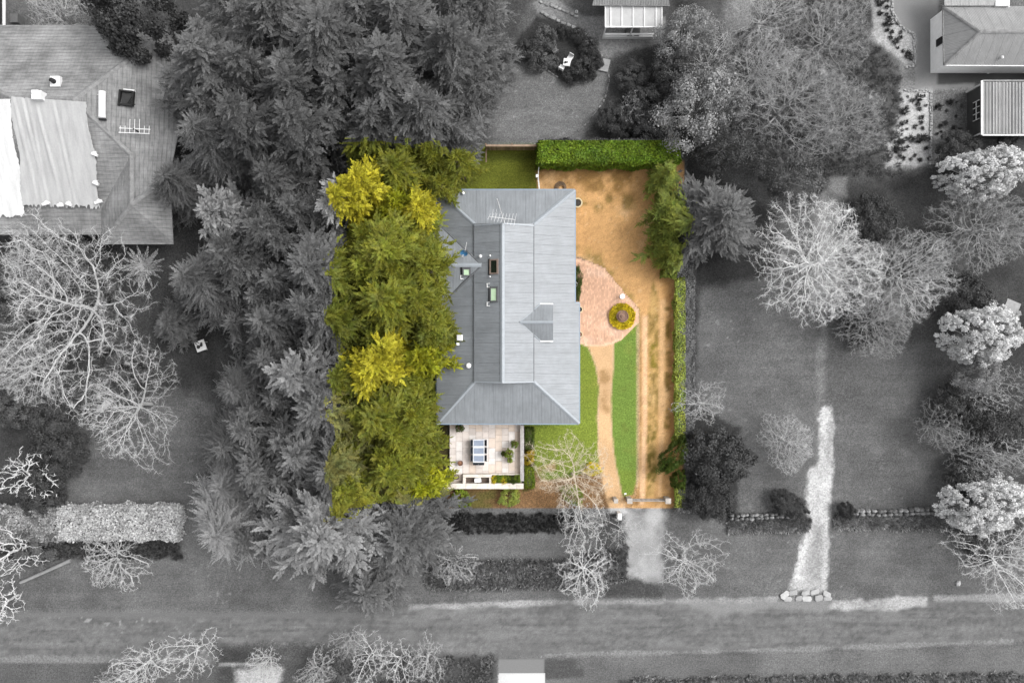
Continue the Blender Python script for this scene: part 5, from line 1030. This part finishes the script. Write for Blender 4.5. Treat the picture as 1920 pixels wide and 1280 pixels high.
chair(c.x - .23, c.y - .87, 0, 'charcoal chair at the lower end of the dining table, left one'); chair(c.x + .22, c.y - .87, 0, 'charcoal chair at the lower end of the dining table, right one')
# pots
m_terra = plain('brown_glazed_pot', (.12, .055, .035), .4); m_soil = plain('pot_soil', (.24, .12, .07)); m_cream = plain('cream_rim', (.52, .44, .28), .6, var=.1)
def pot(px, py, r, z0, label, rim, soil, h=.45, name='plant_pot'):
    p = W(px, py, z0 + h); e = thing(name, label, 'pot', (p.x, p.y, z0)); b = MB(); b.lathe([(r * .7, 0), (r, h), (r * .78, h), (r * .74, h - .09), (.01, h - .09)], 18, (p.x, p.y, z0)); b.build('pot_body', rim, e)
    MB().lathe([(r * .72, h - .088), (.01, h - .05)], 14, (p.x, p.y, z0)).build('soil', soil, e); return e
pot(863, 868, .22, .3, 'dark brown pot with terracotta centre left on the terrace', m_terra, m_soil); pot(856, 894, .23, .3, 'grey-brown pot in the lower left corner of the terrace', plain('grey_brown_pot', (.10, .08, .05)), plain('pebbles', (.22, .19, .14)))
pot(1083, 380, .40, 0, 'half barrel planter with cream rim at the upper right house corner', m_cream, plain('wet_soil', (.03, .025, .02)), .5, 'barrel_planter')
pot(1087, 580, .26, 0, 'cream rimmed pot at the house wall on the brick forecourt', m_cream, m_dark, .5); pot(1087, 627, .26, 0, 'cream rimmed pot near the lower end of the brick forecourt', m_cream, m_soil, .5); pot(1078, 533, .22, 0, 'white pot in the crescent bed under the eave', m_white, m_dark, .5)
# topiary and potted trees on the terrace
def potted(px, py, r, h, col, label, potr=.2, k=1):
    p = W(px, py, .3 + h * .6); e = thing('potted_plant', label, 'plant', (p.x, p.y, .3)); MB().lathe([(potr * .7, 0), (potr, .4), (potr * .85, .4), (.01, .34)], 14, (p.x, p.y, .3)).build('pot', m_terra, e)
    for i in range(k): cm, tm = BL['small']; o = link('foliage', cm, F[col], e); o.scale = (r, r * .9, h / 1.25 * (.8 + .2 * i)); o.rotation_euler.z = px + i; o.location = (0.25 * (i % 2) * r * 2, .3 * (i // 2) * r, .3)
potted(862, 802, .34, .9, 'shrub', 'rounded dark green potted bush at the upper left of the terrace'); potted(954, 849, .36, 1.0, 'leaf', 'green potted shrub right of the dining table'); potted(965, 832, .30, 1.2, 'leaf', 'taller green potted shrub next to the right terrace wall'); potted(944, 850, .20, .6, 'shrub', 'small dark green potted plant left of the two potted shrubs'); potted(956, 862, .22, .5, 'low', 'pale green potted plant below the potted shrubs')
put_leafy(992, 858, .9, (.42, .55), 'small', 'gold', 'bright golden shrub right of the terrace wall', None, 'garden_bush', 'bush'); put_leafy(837, 895, 1.2, (.45, .6), 'small', 'shrub', 'dark green shrub left of the terrace corner', None, 'garden_bush', 'bush')
put_leafy(865, 935, .8, (1.0, .6), 'small', 'leaf', 'spreading green bush below the terrace wall, left', None, 'garden_bush', 'bush'); put_leafy(955, 932, 1.0, (.9, .65), 'small', 'low', 'pale green bush below the terrace wall, right', None, 'garden_bush', 'bush'); put_leafy(1075, 930, .6, (1.0, .6), 'small', 'leaf', 'low green bush under the cream bare tree', None, 'garden_bush', 'bush')
put_leafy(1083, 530, .7, (.35, 1.2), 'small', 'shrub', 'dark green planting in the crescent bed under the eave', None, 'garden_bush', 'bush', 0)
put_leafy(1112, 880, .5, (.7, .45), 'small', 'gyl', 'yellow-green bush beside the footpath under the cream bare tree', None, 'garden_bush', 'bush')

# ------------------------------------------------------------------ forecourt: round flower bed with tiered fountain, bird bath
c = W(1166, 593); fb = thing('flower_ring', 'round bed of yellow flowers on the brick forecourt', 'flower bed', (c.x, c.y, 0))
MB().lathe([(1.06, 0), (1.06, .12), (.98, .12), (.95, .06), (.01, .06)], 32, c).build('edging', plain('brick_edging', (.45, .29, .2)), fb)
rs2 = np.random.RandomState(77); n = 5200; a = rs2.uniform(0, 6.28, n); r = np.sqrt(rs2.uniform(.42 ** 2, 1.04 ** 2, n)); P = np.stack([r * np.cos(a), r * np.sin(a), .1 + .16 * rs2.rand(n) + .08 * np.sin(a * 5)], 1)
d = unit(rs2.normal(0, 1, (n, 3)) + [0, 0, .8]); nn = unit(rs2.normal(0, .5, (n, 3)) + [0, 0, 1]); ln = rs2.uniform(.07, .15, n); me = quads('flowers', leafquads(P, d, nn, ln, ln * .4), rs2.rand(n)); fo = link('flowers', me, F['gyl'], fb); fo['kind'] = 'stuff'
ft = thing('tiered_fountain', 'brown tiered round fountain in the middle of the flower ring', 'fountain', (c.x, c.y, 0)); m_ft = plain('brown_fountain_stone', (.20, .12, .085), .6, var=.2, scale=5)
MB().lathe([(.40, 0), (.49, .35), (.49, .42), (.43, .42), (.40, .34), (.01, .34)], 28, c).build('lower_basin', m_ft, ft); MB().lathe([(.08, .33), (.08, .5), (.31, .58), (.33, .64), (.28, .64), (.24, .58), (.01, .58)], 24, c).build('upper_basin', m_ft, ft); MB().lathe([(.05, .57), (.05, .7), (.14, .74), (.15, .79), (.11, .79), (.01, .76)], 18, c).build('bowl', m_ft, ft); MB().lathe([(.03, .75), (.04, .9), (.01, .95)], 10, c).build('finial', plain('pale_finial', (.35, .25, .17)), ft)
c = W(1167.5, 555.5, .7); bt = thing('bird_bath', 'white round bird bath at the edge of the brick forecourt', 'bird bath', (c.x, c.y, 0)); g0 = Vector((c.x, c.y, 0))
MB().lathe([(.17, 0), (.17, .06), (.07, .12), (.06, .55), (.1, .6)], 16, g0).build('pedestal', m_white, bt); MB().lathe([(.08, .58), (.18, .66), (.20, .71), (.16, .70), (.01, .66)], 22, g0).build('basin', m_white, bt)
# hose reel coil behind the house, wire gate, timber fence
c = W(1051, 351, .15); hc = MB()
for k in range(4): hc.torus((c.x + .02 * k, c.y - .02 * k, .05 + .03 * k), .46 - .07 * k, .035, 24, 6)
tag(hc.build('garden_hose', plain('brown_hose', (.13, .085, .05), .5)), 'coiled brown garden hose behind the upper edge of the roof', 'hose')
wg = thing('wire_gate', 'thin white gate frame between the back lawn and the orange yard', 'gate', W(1011, 335)); a, b, b2 = W(1011, 304, 1.1), W(1009, 330, 1.1), W(1012, 356, 1.1)
for p, q in ((a, b), (b, b2)): MB().tube(p, q, .03).build('rail', m_white, wg); MB().tube(p - Vector((0, 0, .9)), q - Vector((0, 0, .9)), .025).build('rail', m_white, wg)
for p in (a, b, b2): MB().tube(p, Vector((p.x, p.y, 0)), .04).build('post', m_white, wg)
MB().box(b + Vector((-.08, 0, 0)), (.2, .24, .16)).build('latch_box', m_white, wg)
tf = thing('timber_fence', 'brown timber paling fence at the top of the back lawn', 'fence', W(955, 274)); m_tim = [plain('weathered_brown_paling_%d' % i, v, var=.25) for i, v in enumerate(((.20, .13, .09), (.15, .10, .07), (.24, .17, .12)))]; rf = random.Random(2)
a, b = W(912, 282), W(1006, 282); k = 0; x = a.x
while x < b.x: MB().box((x + .06, a.y, .78 + rf.uniform(-.02, .02)), (.115, .025, 1.56)).build('paling', rf.choice(m_tim), tf); x += .13
for z in (.4, 1.3): MB().box(((a.x + b.x) / 2, a.y + .05, z), (b.x - a.x, .06, .09)).build('rail', m_tim[1], tf)
MB().box(((a.x + b.x) / 2, a.y, 1.6), (b.x - a.x, .16, .04)).build('capping', m_tim[2], tf)
for px in (912, 960, 1006): MB().box((W(px, 0).x, a.y + .1, .85), (.12, .12, 1.7)).build('post', m_tim[1], tf)
MB().box((W(912, 0).x, a.y - .5, .6), (.09, 1.2, .06)).build('brace_rail', m_tim[1], tf)
# driveway gate
m_gate = plain('weathered_gate_steel', (.27, .25, .23), .6)
m_pil = plain('whitewashed_pillar', (.34, .31, .28), .8, var=.2)
dg = thing('driveway_gate', 'low steel driveway gate between two whitewashed pillars', 'gate', W(1217, 939))
a, b = W(1187, 939, 1.0), W(1249, 939, 1.0)
for z, r in ((1.0, .035), (.7, .02), (.45, .02), (.15, .03)): MB().tube((a.x, a.y, z), (b.x, a.y, z), r).build('gate_rail', m_gate, dg)
for k in range(8): MB().tube((a.x + (b.x - a.x) * k / 7, a.y, .12), (a.x + (b.x - a.x) * k / 7, a.y, 1.0), .018).build('gate_bar', m_gate, dg)
for px, wd, lab in ((1181, .42, 'left whitewashed pillar of the driveway gate'), (1253, .44, 'right whitewashed pillar of the driveway gate'), (1155, .34, 'grey-white pillar left of the driveway gate beside the footpath')):
    p = W(px, 939, 1.15); e = thing('gate_pillar', lab, 'pillar', (p.x, p.y, 0), 'pillars at the gate'); MB().box((p.x, p.y, .55), (wd - .06, wd - .06, 1.1)).build('shaft', m_pil, e); MB().box((p.x, p.y, 1.13), (wd, wd, .08)).build('cap', m_pil, e)
p = W(1174, 925, 1.0); sp = thing('mail_post', 'thin white post left of the gate pillar', 'post', (p.x, p.y, 0)); MB().tube((p.x, p.y - .3, 0), (p.x, p.y, 1.0), .035).build('post_shaft', m_white, sp); MB().box((p.x - .06, p.y, 1.0), (.16, .1, .08)).build('post_head', m_white, sp)
MB_ = W(1162, 968, 1.0); e = thing('gate_pillar', 'grey-white pillar just below the coloured area beside the drive', 'pillar', (MB_.x, MB_.y, 0), 'pillars at the gate'); MB().box((MB_.x, MB_.y, .5), (.28, .5, 1.0)).build('shaft', m_gw, e); MB().box((MB_.x, MB_.y, 1.03), (.32, .54, .06)).build('cap', m_gw, e)

# ------------------------------------------------------------------ neighbours' gardens
def stone_mesh(seed):
    rs_ = random.Random(seed); mb = MB(); t0 = (1 + 5 ** .5) / 2
    vs = [Vector(v).normalized() for v in ((-1, t0, 0), (1, t0, 0), (-1, -t0, 0), (1, -t0, 0), (0, -1, t0), (0, 1, t0), (0, -1, -t0), (0, 1, -t0), (t0, 0, -1), (t0, 0, 1), (-t0, 0, -1), (-t0, 0, 1))]
    vs = [Vector((math.copysign(abs(v.x) ** .6, v.x), math.copysign(abs(v.y) ** .6, v.y), math.copysign(abs(v.z) ** .6, v.z))) * rs_.uniform(.42, .56) for v in vs]
    mb.add(vs, [(0, 11, 5), (0, 5, 1), (0, 1, 7), (0, 7, 10), (0, 10, 11), (1, 5, 9), (5, 11, 4), (11, 10, 2), (10, 7, 6), (7, 1, 8), (3, 9, 4), (3, 4, 2), (3, 2, 6), (3, 6, 8), (3, 8, 9), (4, 9, 5), (2, 4, 11), (6, 2, 10), (8, 6, 7), (9, 8, 1)]); return mb.mesh('stone')
STN = [stone_mesh(s) for s in range(5)]; SM = [grey('field_stone_%d' % i, v, var=.25, scale=6, bump=.02) for i, v in enumerate((.10, .15, .21, .13))]
def stones(parent, path, wdt, ht, sz, mats, rows=2, seed=1, z=0.):
    rn = random.Random(seed)
    for (x0, y0), (x1, y1) in zip(path[:-1], path[1:]):
        a, b = W(x0, y0), W(x1, y1); L = (b - a).length; n = max(1, int(L / sz)); d = (b - a).normalized(); pr = Vector((-d.y, d.x, 0))
        for i in range(n):
            for r_ in range(rows):
                o = link('stone', rn.choice(STN), rn.choice(mats), parent); o.location = a + d * (L * (i + .5 + rn.uniform(-.2, .2)) / n) + pr * (wdt * ((r_ + .5) / rows - .5) + rn.uniform(-.03, .03)) + Vector((0, 0, z + ht * rn.uniform(.35, .5))) - wloc(parent)
                o.scale = (sz * rn.uniform(1., 1.35), wdt / rows * rn.uniform(1.05, 1.4), ht * rn.uniform(.9, 1.2)); o.rotation_euler = (rn.uniform(-.2, .2), rn.uniform(-.2, .2), math.atan2(d.y, d.x) + rn.uniform(-.2, .2))
s1 = thing('stone_wall', 'low dry stone wall left of the pale gravel path', 'wall', W(1430, 967)); stones(s1, [(1366, 968), (1430, 967), (1478, 963)], .5, .6, .38, SM, 2, 3)
s2 = thing('stone_wall', 'low dry stone wall right of the pale gravel path', 'wall', W(1690, 958)); stones(s2, [(1578, 958), (1660, 960), (1740, 956), (1806, 955)], .55, .6, .40, SM, 2, 4)
SW = [grey('pale_threshold_stone_%d' % i, v, var=.15, scale=5) for i, v in enumerate((.27, .33, .22))]
s3 = thing('stone_culvert', 'pale stone culvert edge where the gravel path meets the road', 'culvert', W(1512, 1114)); stones(s3, [(1462, 1120), (1478, 1111), (1540, 1109), (1562, 1118)], .42, .12, .8, SW, 1, 5); stones(s3, [(1468, 1122), (1560, 1121)], .4, .10, .7, SW, 1, 6)
EG = [grey('edging_stone_%d' % i, v, var=.2, scale=6) for i, v in enumerate((.17, .22, .28))]
s4 = thing('garden_edging', 'pale stone edging between the top bed and the patio', 'edging', W(1090, 60)); stones(s4, [(1013, 22), (1043, 38), (1070, 50), (1090, 60), (1108, 73), (1118, 92), (1130, 108)], .24, .14, .36, EG, 1, 7)
s5 = thing('garden_edging', 'thin edging along the lower left side of the top bed', 'edging', W(1010, 120)); stones(s5, [(962, 90), (990, 112), (1025, 132), (1048, 146), (1070, 155), (1095, 155), (1116, 140), (1130, 120)], .12, .1, .30, SM, 1, 8)
s6 = thing('garden_edging', 'thin edging along the right side of the top lawn', 'edging', W(1135, 180)); stones(s6, [(1142, 140), (1142, 155), (1134, 185), (1122, 205), (1100, 232), (1082, 247)], .12, .1, .30, SM, 1, 9)
s7 = thing('garden_edging', 'pale pebble edging around the upper gravel bed', 'edging', W(1690, 45)); stones(s7, [(1673, 0), (1672, 22), (1682, 42), (1696, 56), (1713, 64), (1714, 90), (1714, 124), (1697, 127)], .22, .14, .22, SW, 2, 10)
s8 = thing('garden_edging', 'pale pebble edging around the lower gravel bed', 'edging', W(1746, 250)); stones(s8, [(1694, 170), (1744, 172), (1745, 220), (1744, 300)], .22, .14, .22, SW, 2, 11); stones(s8, [(1740, 306), (1786, 307)], .3, .2, .24, SW, 2, 12)
s9 = thing('garden_edging', 'stone edging along the upper side of the patio path', 'edging', W(1040, 10)); stones(s9, [(1008, 3), (1030, 10), (1060, 22), (1084, 32)], .2, .12, .34, EG, 1, 13)
sl = thing('stepping_slab', 'pale double stepping slab between the patio and the top lawn', 'slab', W(1134, 123)); m_sl = grey('pale_slab', .25, var=.12)
for py, h in ((117, .12), (129, .18)): q = W(1134 - (py - 117) * .25, py); MB().box((q.x, q.y, h / 2), (.82, .5, h), -.22).build('slab', m_sl, sl)
# round tree ring pots in the top bed
for px, py, r, v, lab in ((971, 90, .14, .2, 'small pale ring pot at the left tip of the top bed'), (1091, 68, .17, .22, 'pale ring pot beside the upper edging of the top bed'), (1081, 22, .13, .45, 'small white lamp globe beside the patio path')):
    p = W(px, py, .25); e = thing('ring_pot', lab, 'pot', (p.x, p.y, 0)); MB().lathe([(r * .8, 0), (r, .25), (r * .75, .25), (r * .7, .18), (.01, .18 if v < .4 else .34)], 16, (p.x, p.y, 0)).build('pot_body', grey('ring_pot_%d' % px, v), e)
# white garden setting in the top bed
p = W(1063, 117, .7); gt = thing('garden_table', 'white square garden table in the top bed', 'table', (p.x, p.y, 0)); MB().box((p.x, p.y, .7), (.58, .58, .04), -.15).build('table_top', m_gw, gt)
for dx in (-.22, .22):
    for dy in (-.22, .22): MB().box((p.x + dx, p.y + dy, .35), (.05, .05, .68)).build('leg', m_gw, gt)
p2 = W(1061, 117, .78); vs_ = thing('table_ornament', 'small dark ornament on the white garden table', 'ornament', (p2.x, p2.y, .72)); MB().lathe([(.05, .72), (.09, .78), (.03, .86), (.06, .9)], 10, (p2.x - .04, p2.y, 0)).build('vase', m_dark, vs_); MB().lathe([(.04, .72), (.07, .76), (.02, .82)], 10, (p2.x + .1, p2.y + .02, 0)).build('cup', m_dark, vs_)
def gchair(px, py, rz, label, mat, group=None, name='garden_chair'):
    p = W(px, py, .45); e = thing(name, label, 'chair', (0, 0, 0), group); MB().box((0, 0, .42), (.42, .42, .04)).build('seat', mat, e); MB().box((0, -.2, .66), (.40, .04, .44)).build('backrest', mat, e)
    for sx in (-.18, .18):
        for sy in (-.18, .18): MB().box((sx, sy, .2), (.035, .035, .4)).build('leg', mat, e)
    e.location = (p.x, p.y, 0); e.rotation_euler.z = rz
gchair(1053, 127, -.5, 'white garden chair at the lower left of the garden table', m_gw); gchair(1069, 108, 2.6, 'white garden chair at the upper right of the garden table', m_gw); gchair(1041, 95, .6, 'grey garden chair apart from the white table in the top bed', grey('grey_chair', .13))
gchair(1180, 64, 0, 'left grey chair below the pergola', grey('patio_chair', .16), 'patio chairs'); gchair(1193, 64, 0, 'right grey chair below the pergola', bpy.data.materials['patio_chair'], 'patio chairs')
p = W(1187, 56, .7); pt = thing('patio_table', 'dark patio table half under the pergola', 'table', (p.x, p.y, 0)); MB().box((p.x, p.y, .7), (1.1, .6, .04)).build('table_top', grey('patio_table', .07), pt)
for dx in (-.5, .5): MB().box((p.x + dx, p.y, .35), (.06, .5, .68)).build('leg', bpy.data.materials['patio_table'], pt)
p = W(376, 648, .6); wt = thing('small_table', 'small white square table beside the dark conifers at left', 'table', (p.x, p.y, 0)); MB().box((p.x, p.y, .6), (.82, .84, .05), .35).build('table_top', m_gw, wt)
for dx in (-.3, .3):
    for dy in (-.3, .3): MB().box((p.x + dx, p.y + dy, .3), (.06, .06, .58), .35).build('leg', m_gw, wt)
for k, (dx, dy, r) in enumerate(((-.10, -.10, .15), (.12, .05, .12), (.13, .2, .08))):
    q = p + Vector((dx, dy, .03)); e = thing('table_pot', ('larger dark pot on the small white table', 'middle dark pot on the small white table', 'smallest dark pot on the small white table')[k], 'pot', q); MB().lathe([(r * .6, 0), (r, .16), (r * .8, .16), (.01, .12)], 14, q).build('pot_body', grey('dark_pot_%d' % k, .03), e)
# timber garden bench by the bare tree, rail at the verge
p = W(198, 758, .5); gb = thing('garden_bench', 'weathered slatted bench beneath the bare tree above the left lawn', 'bench', (p.x, p.y, 0)); dv = Vector((.72, .69, 0)); pv = Vector((-.69, .72, 0)); m_bw = grey('weathered_timber', .33)
for k in range(4): MB().box(p + pv * (-.2 + .13 * k), (1.25, .1, .04), math.atan2(.69, .72)).build('slat', m_bw, gb)
for k in (-.5, .5): MB().box(p + dv * k + Vector((0, 0, -.27)), (.06, .45, .5), math.atan2(.69, .72)).build('leg', m_bw, gb)
a, b = W(38, 1092, .3), W(132, 1050, .3); lg = thing('timber_log', 'long pale timber rail lying on the verge below the flowering hedge', 'log', ((a.x + b.x) / 2, (a.y + b.y) / 2, 0)); MB().tube(a, b, .12, .15, 8).build('rail', grey('pale_log', .2), lg)
p = W(1797, 1093, .1); tag(link('pale_stone', STN[1], SW[1]), 'small pale stone on the grass near the lower right bare tree', 'stone').location = p; bpy.data.objects['pale_stone'].scale = (.4, .5, .3)
# pale box behind the right-hand trees
p = W(1895, 582, 1.6); bx_ = thing('garden_shed', 'small pale shed roof behind the middle pale tree at the right edge', 'shed', (p.x, p.y, 0)); MB().box((p.x, p.y, .75), (1.0, 1.4, 1.5), -.4).build('wall', m_gwall, bx_); MB().box((p.x, p.y, 1.56), (1.15, 1.6, .08), -.4).build('roof', grey('pale_shed_roof', .22), bx_)
# plastic pipe ring by the wall of the upper right house
p = W(1854, 134, .2); tag(MB().torus((p.x, p.y, .1), .14, .035, 18, 6).build('hose_ring', m_gw), 'small white hose ring beside the wall of the hipped house', 'hose')
# tree fern
p = W(270, 500, 2.6); fe = thing('tree_fern', 'tree fern with arching fronds at the corner of the tarped house', 'tree fern', (p.x, p.y, 0)); MB().tube((p.x, p.y, 0), (p.x, p.y, 2.5), .16, .13, 8).build('trunk', BK['brown'], fe)
rsf = np.random.RandomState(6); n = 18; az = np.arange(n) * 2.4; O = np.tile(np.array([[0, 0, 2.5]]), (n, 1)); D = unit(np.stack([np.cos(az), np.sin(az), rsf.uniform(.1, .5, n)], 1)); V, s_ = fronds_to_quads(rsf, O, D, np.full(n, 1.7), 60, .42, .09, .15)
link('fronds', quads('fronds', V, rsf.rand(len(V))), F['silver'], fe)

# ------------------------------------------------------------------ tussocks on the gravel, strap-leaf borders
TU = [tuft(s, 70, .42, .4, .028) for s in range(4)]; TG = 'tussocks on the pale gravel beds'
rt = random.Random(12)
def inpoly(x, y, P):
    r_ = False
    for i in range(len(P)):
        (x1, y1), (x2, y2) = P[i], P[i - 1]
        if (y1 > y) != (y2 > y) and x < (x2 - x1) * (y - y1) / (y2 - y1) + x1: r_ = not r_
    return r_
for P, n, lab in (([(1696, 178), (1742, 178), (1742, 300), (1676, 304), (1684, 250)], 34, 'dark tussock on the lower pale gravel bed'), ([(1640, 0), (1668, 0), (1670, 26), (1710, 70), (1708, 115), (1690, 100), (1645, 60)], 20, 'dark tussock on the upper pale gravel bed'), ([(1752, 180), (1810, 172), (1812, 245), (1770, 290), (1753, 290)], 16, 'dark tussock in the bed left of the shed')):
    pts = []; tries = 0
    while len(pts) < n and tries < 4000:
        tries += 1; x, y = rt.uniform(min(p[0] for p in P), max(p[0] for p in P)), rt.uniform(min(p[1] for p in P), max(p[1] for p in P))
        if inpoly(x, y, P) and all(math.hypot(x - a, y - b) > 8 for a, b in pts): pts.append((x, y))
    for i, (x, y) in enumerate(pts):
        o = link('tussock', TU[i % 4], F['black'] if i % 4 else F['greyleaf']); s = rt.uniform(.4, .85) if i % 5 else 1.15; o.scale = (s, s, s); o.location = W(x, y); o.rotation_euler.z = rt.uniform(0, 6); tag(o, lab, 'tussock', lab.replace('dark tussock', 'tussocks'))
def strapbed(poly, n, col, label, seed, r=.4, h=.4, wd=.035):
    rn = random.Random(seed); vs, va = [], []; base = [tuft(seed * 10 + k, 26, r, h, wd) for k in range(3)]; arr = []
    for b in base: a = np.zeros(len(b.vertices) * 3, np.float32); b.vertices.foreach_get('co', a); arr.append(a.reshape(-1, 4, 3))
    xs, ys = [p[0] for p in poly], [p[1] for p in poly]; k = 0
    while k < n:
        x, y = rn.uniform(min(xs), max(xs)), rn.uniform(min(ys), max(ys))
        if not inpoly(x, y, poly): continue
        k += 1; p = W(x, y); s = rn.uniform(.7, 1.25); c, s2 = math.cos(rn.uniform(0, 6.28)), 0; s2 = math.sqrt(1 - c * c); A = arr[k % 3] * s; B = A.copy(); B[..., 0] = A[..., 0] * c - A[..., 1] * s2; B[..., 1] = A[..., 0] * s2 + A[..., 1] * c; vs.append(B + np.array([p.x, p.y, 0])); va.append(np.random.RandomState(k).rand(len(B)))
    o = link('strap_leaf_plants', quads('strap_leaf_plants', np.concatenate(vs), np.concatenate(va)), F[col]); tag(o, label, None, None, 'stuff')
strapbed([(800, 1052), (1050, 1050), (1175, 1022), (1175, 1085), (1060, 1100), (800, 1102)], 900, 'strap', 'dark strap-leaved border above the road left of the driveway', 1)
strapbed([(1365, 970), (1520, 972), (1518, 994), (1365, 996)], 260, 'strap', 'strap-leaved border below the left stone wall', 2); strapbed([(1566, 966), (1820, 964), (1820, 988), (1566, 990)], 420, 'strap', 'strap-leaved border below the right stone wall', 3)
strapbed([(1190, 1272), (1760, 1262), (1920, 1262), (1960, 1300), (1190, 1300)], 800, 'strap', 'strap-leaved border along the bottom edge at right', 4, .42, .4, .045)
strapbed([(640, 962), (1085, 962), (1085, 996), (830, 998), (640, 996)], 700, 'black', 'dark groundcover below the coloured area', 5, .25, .25, .03)
strapbed([(1620, 60), (1690, 140), (1690, 330), (1500, 330), (1420, 250), (1380, 60), (1480, 0), (1620, 0)], 1500, 'greyleaf', 'grey rough undergrowth in the tangle of bare trees', 6, .3, .25, .02)
strapbed([(600, 1228), (930, 1228), (930, 1290), (600, 1290)], 300, 'greyleaf', 'grey groundcover at the bottom edge left of the white slab', 7, .3, .25, .03); strapbed([(-20, 1005), (340, 1003), (340, 1045), (-20, 1045)], 500, 'black', 'dark groundcover below the flowering hedge', 8, .3, .3, .03)
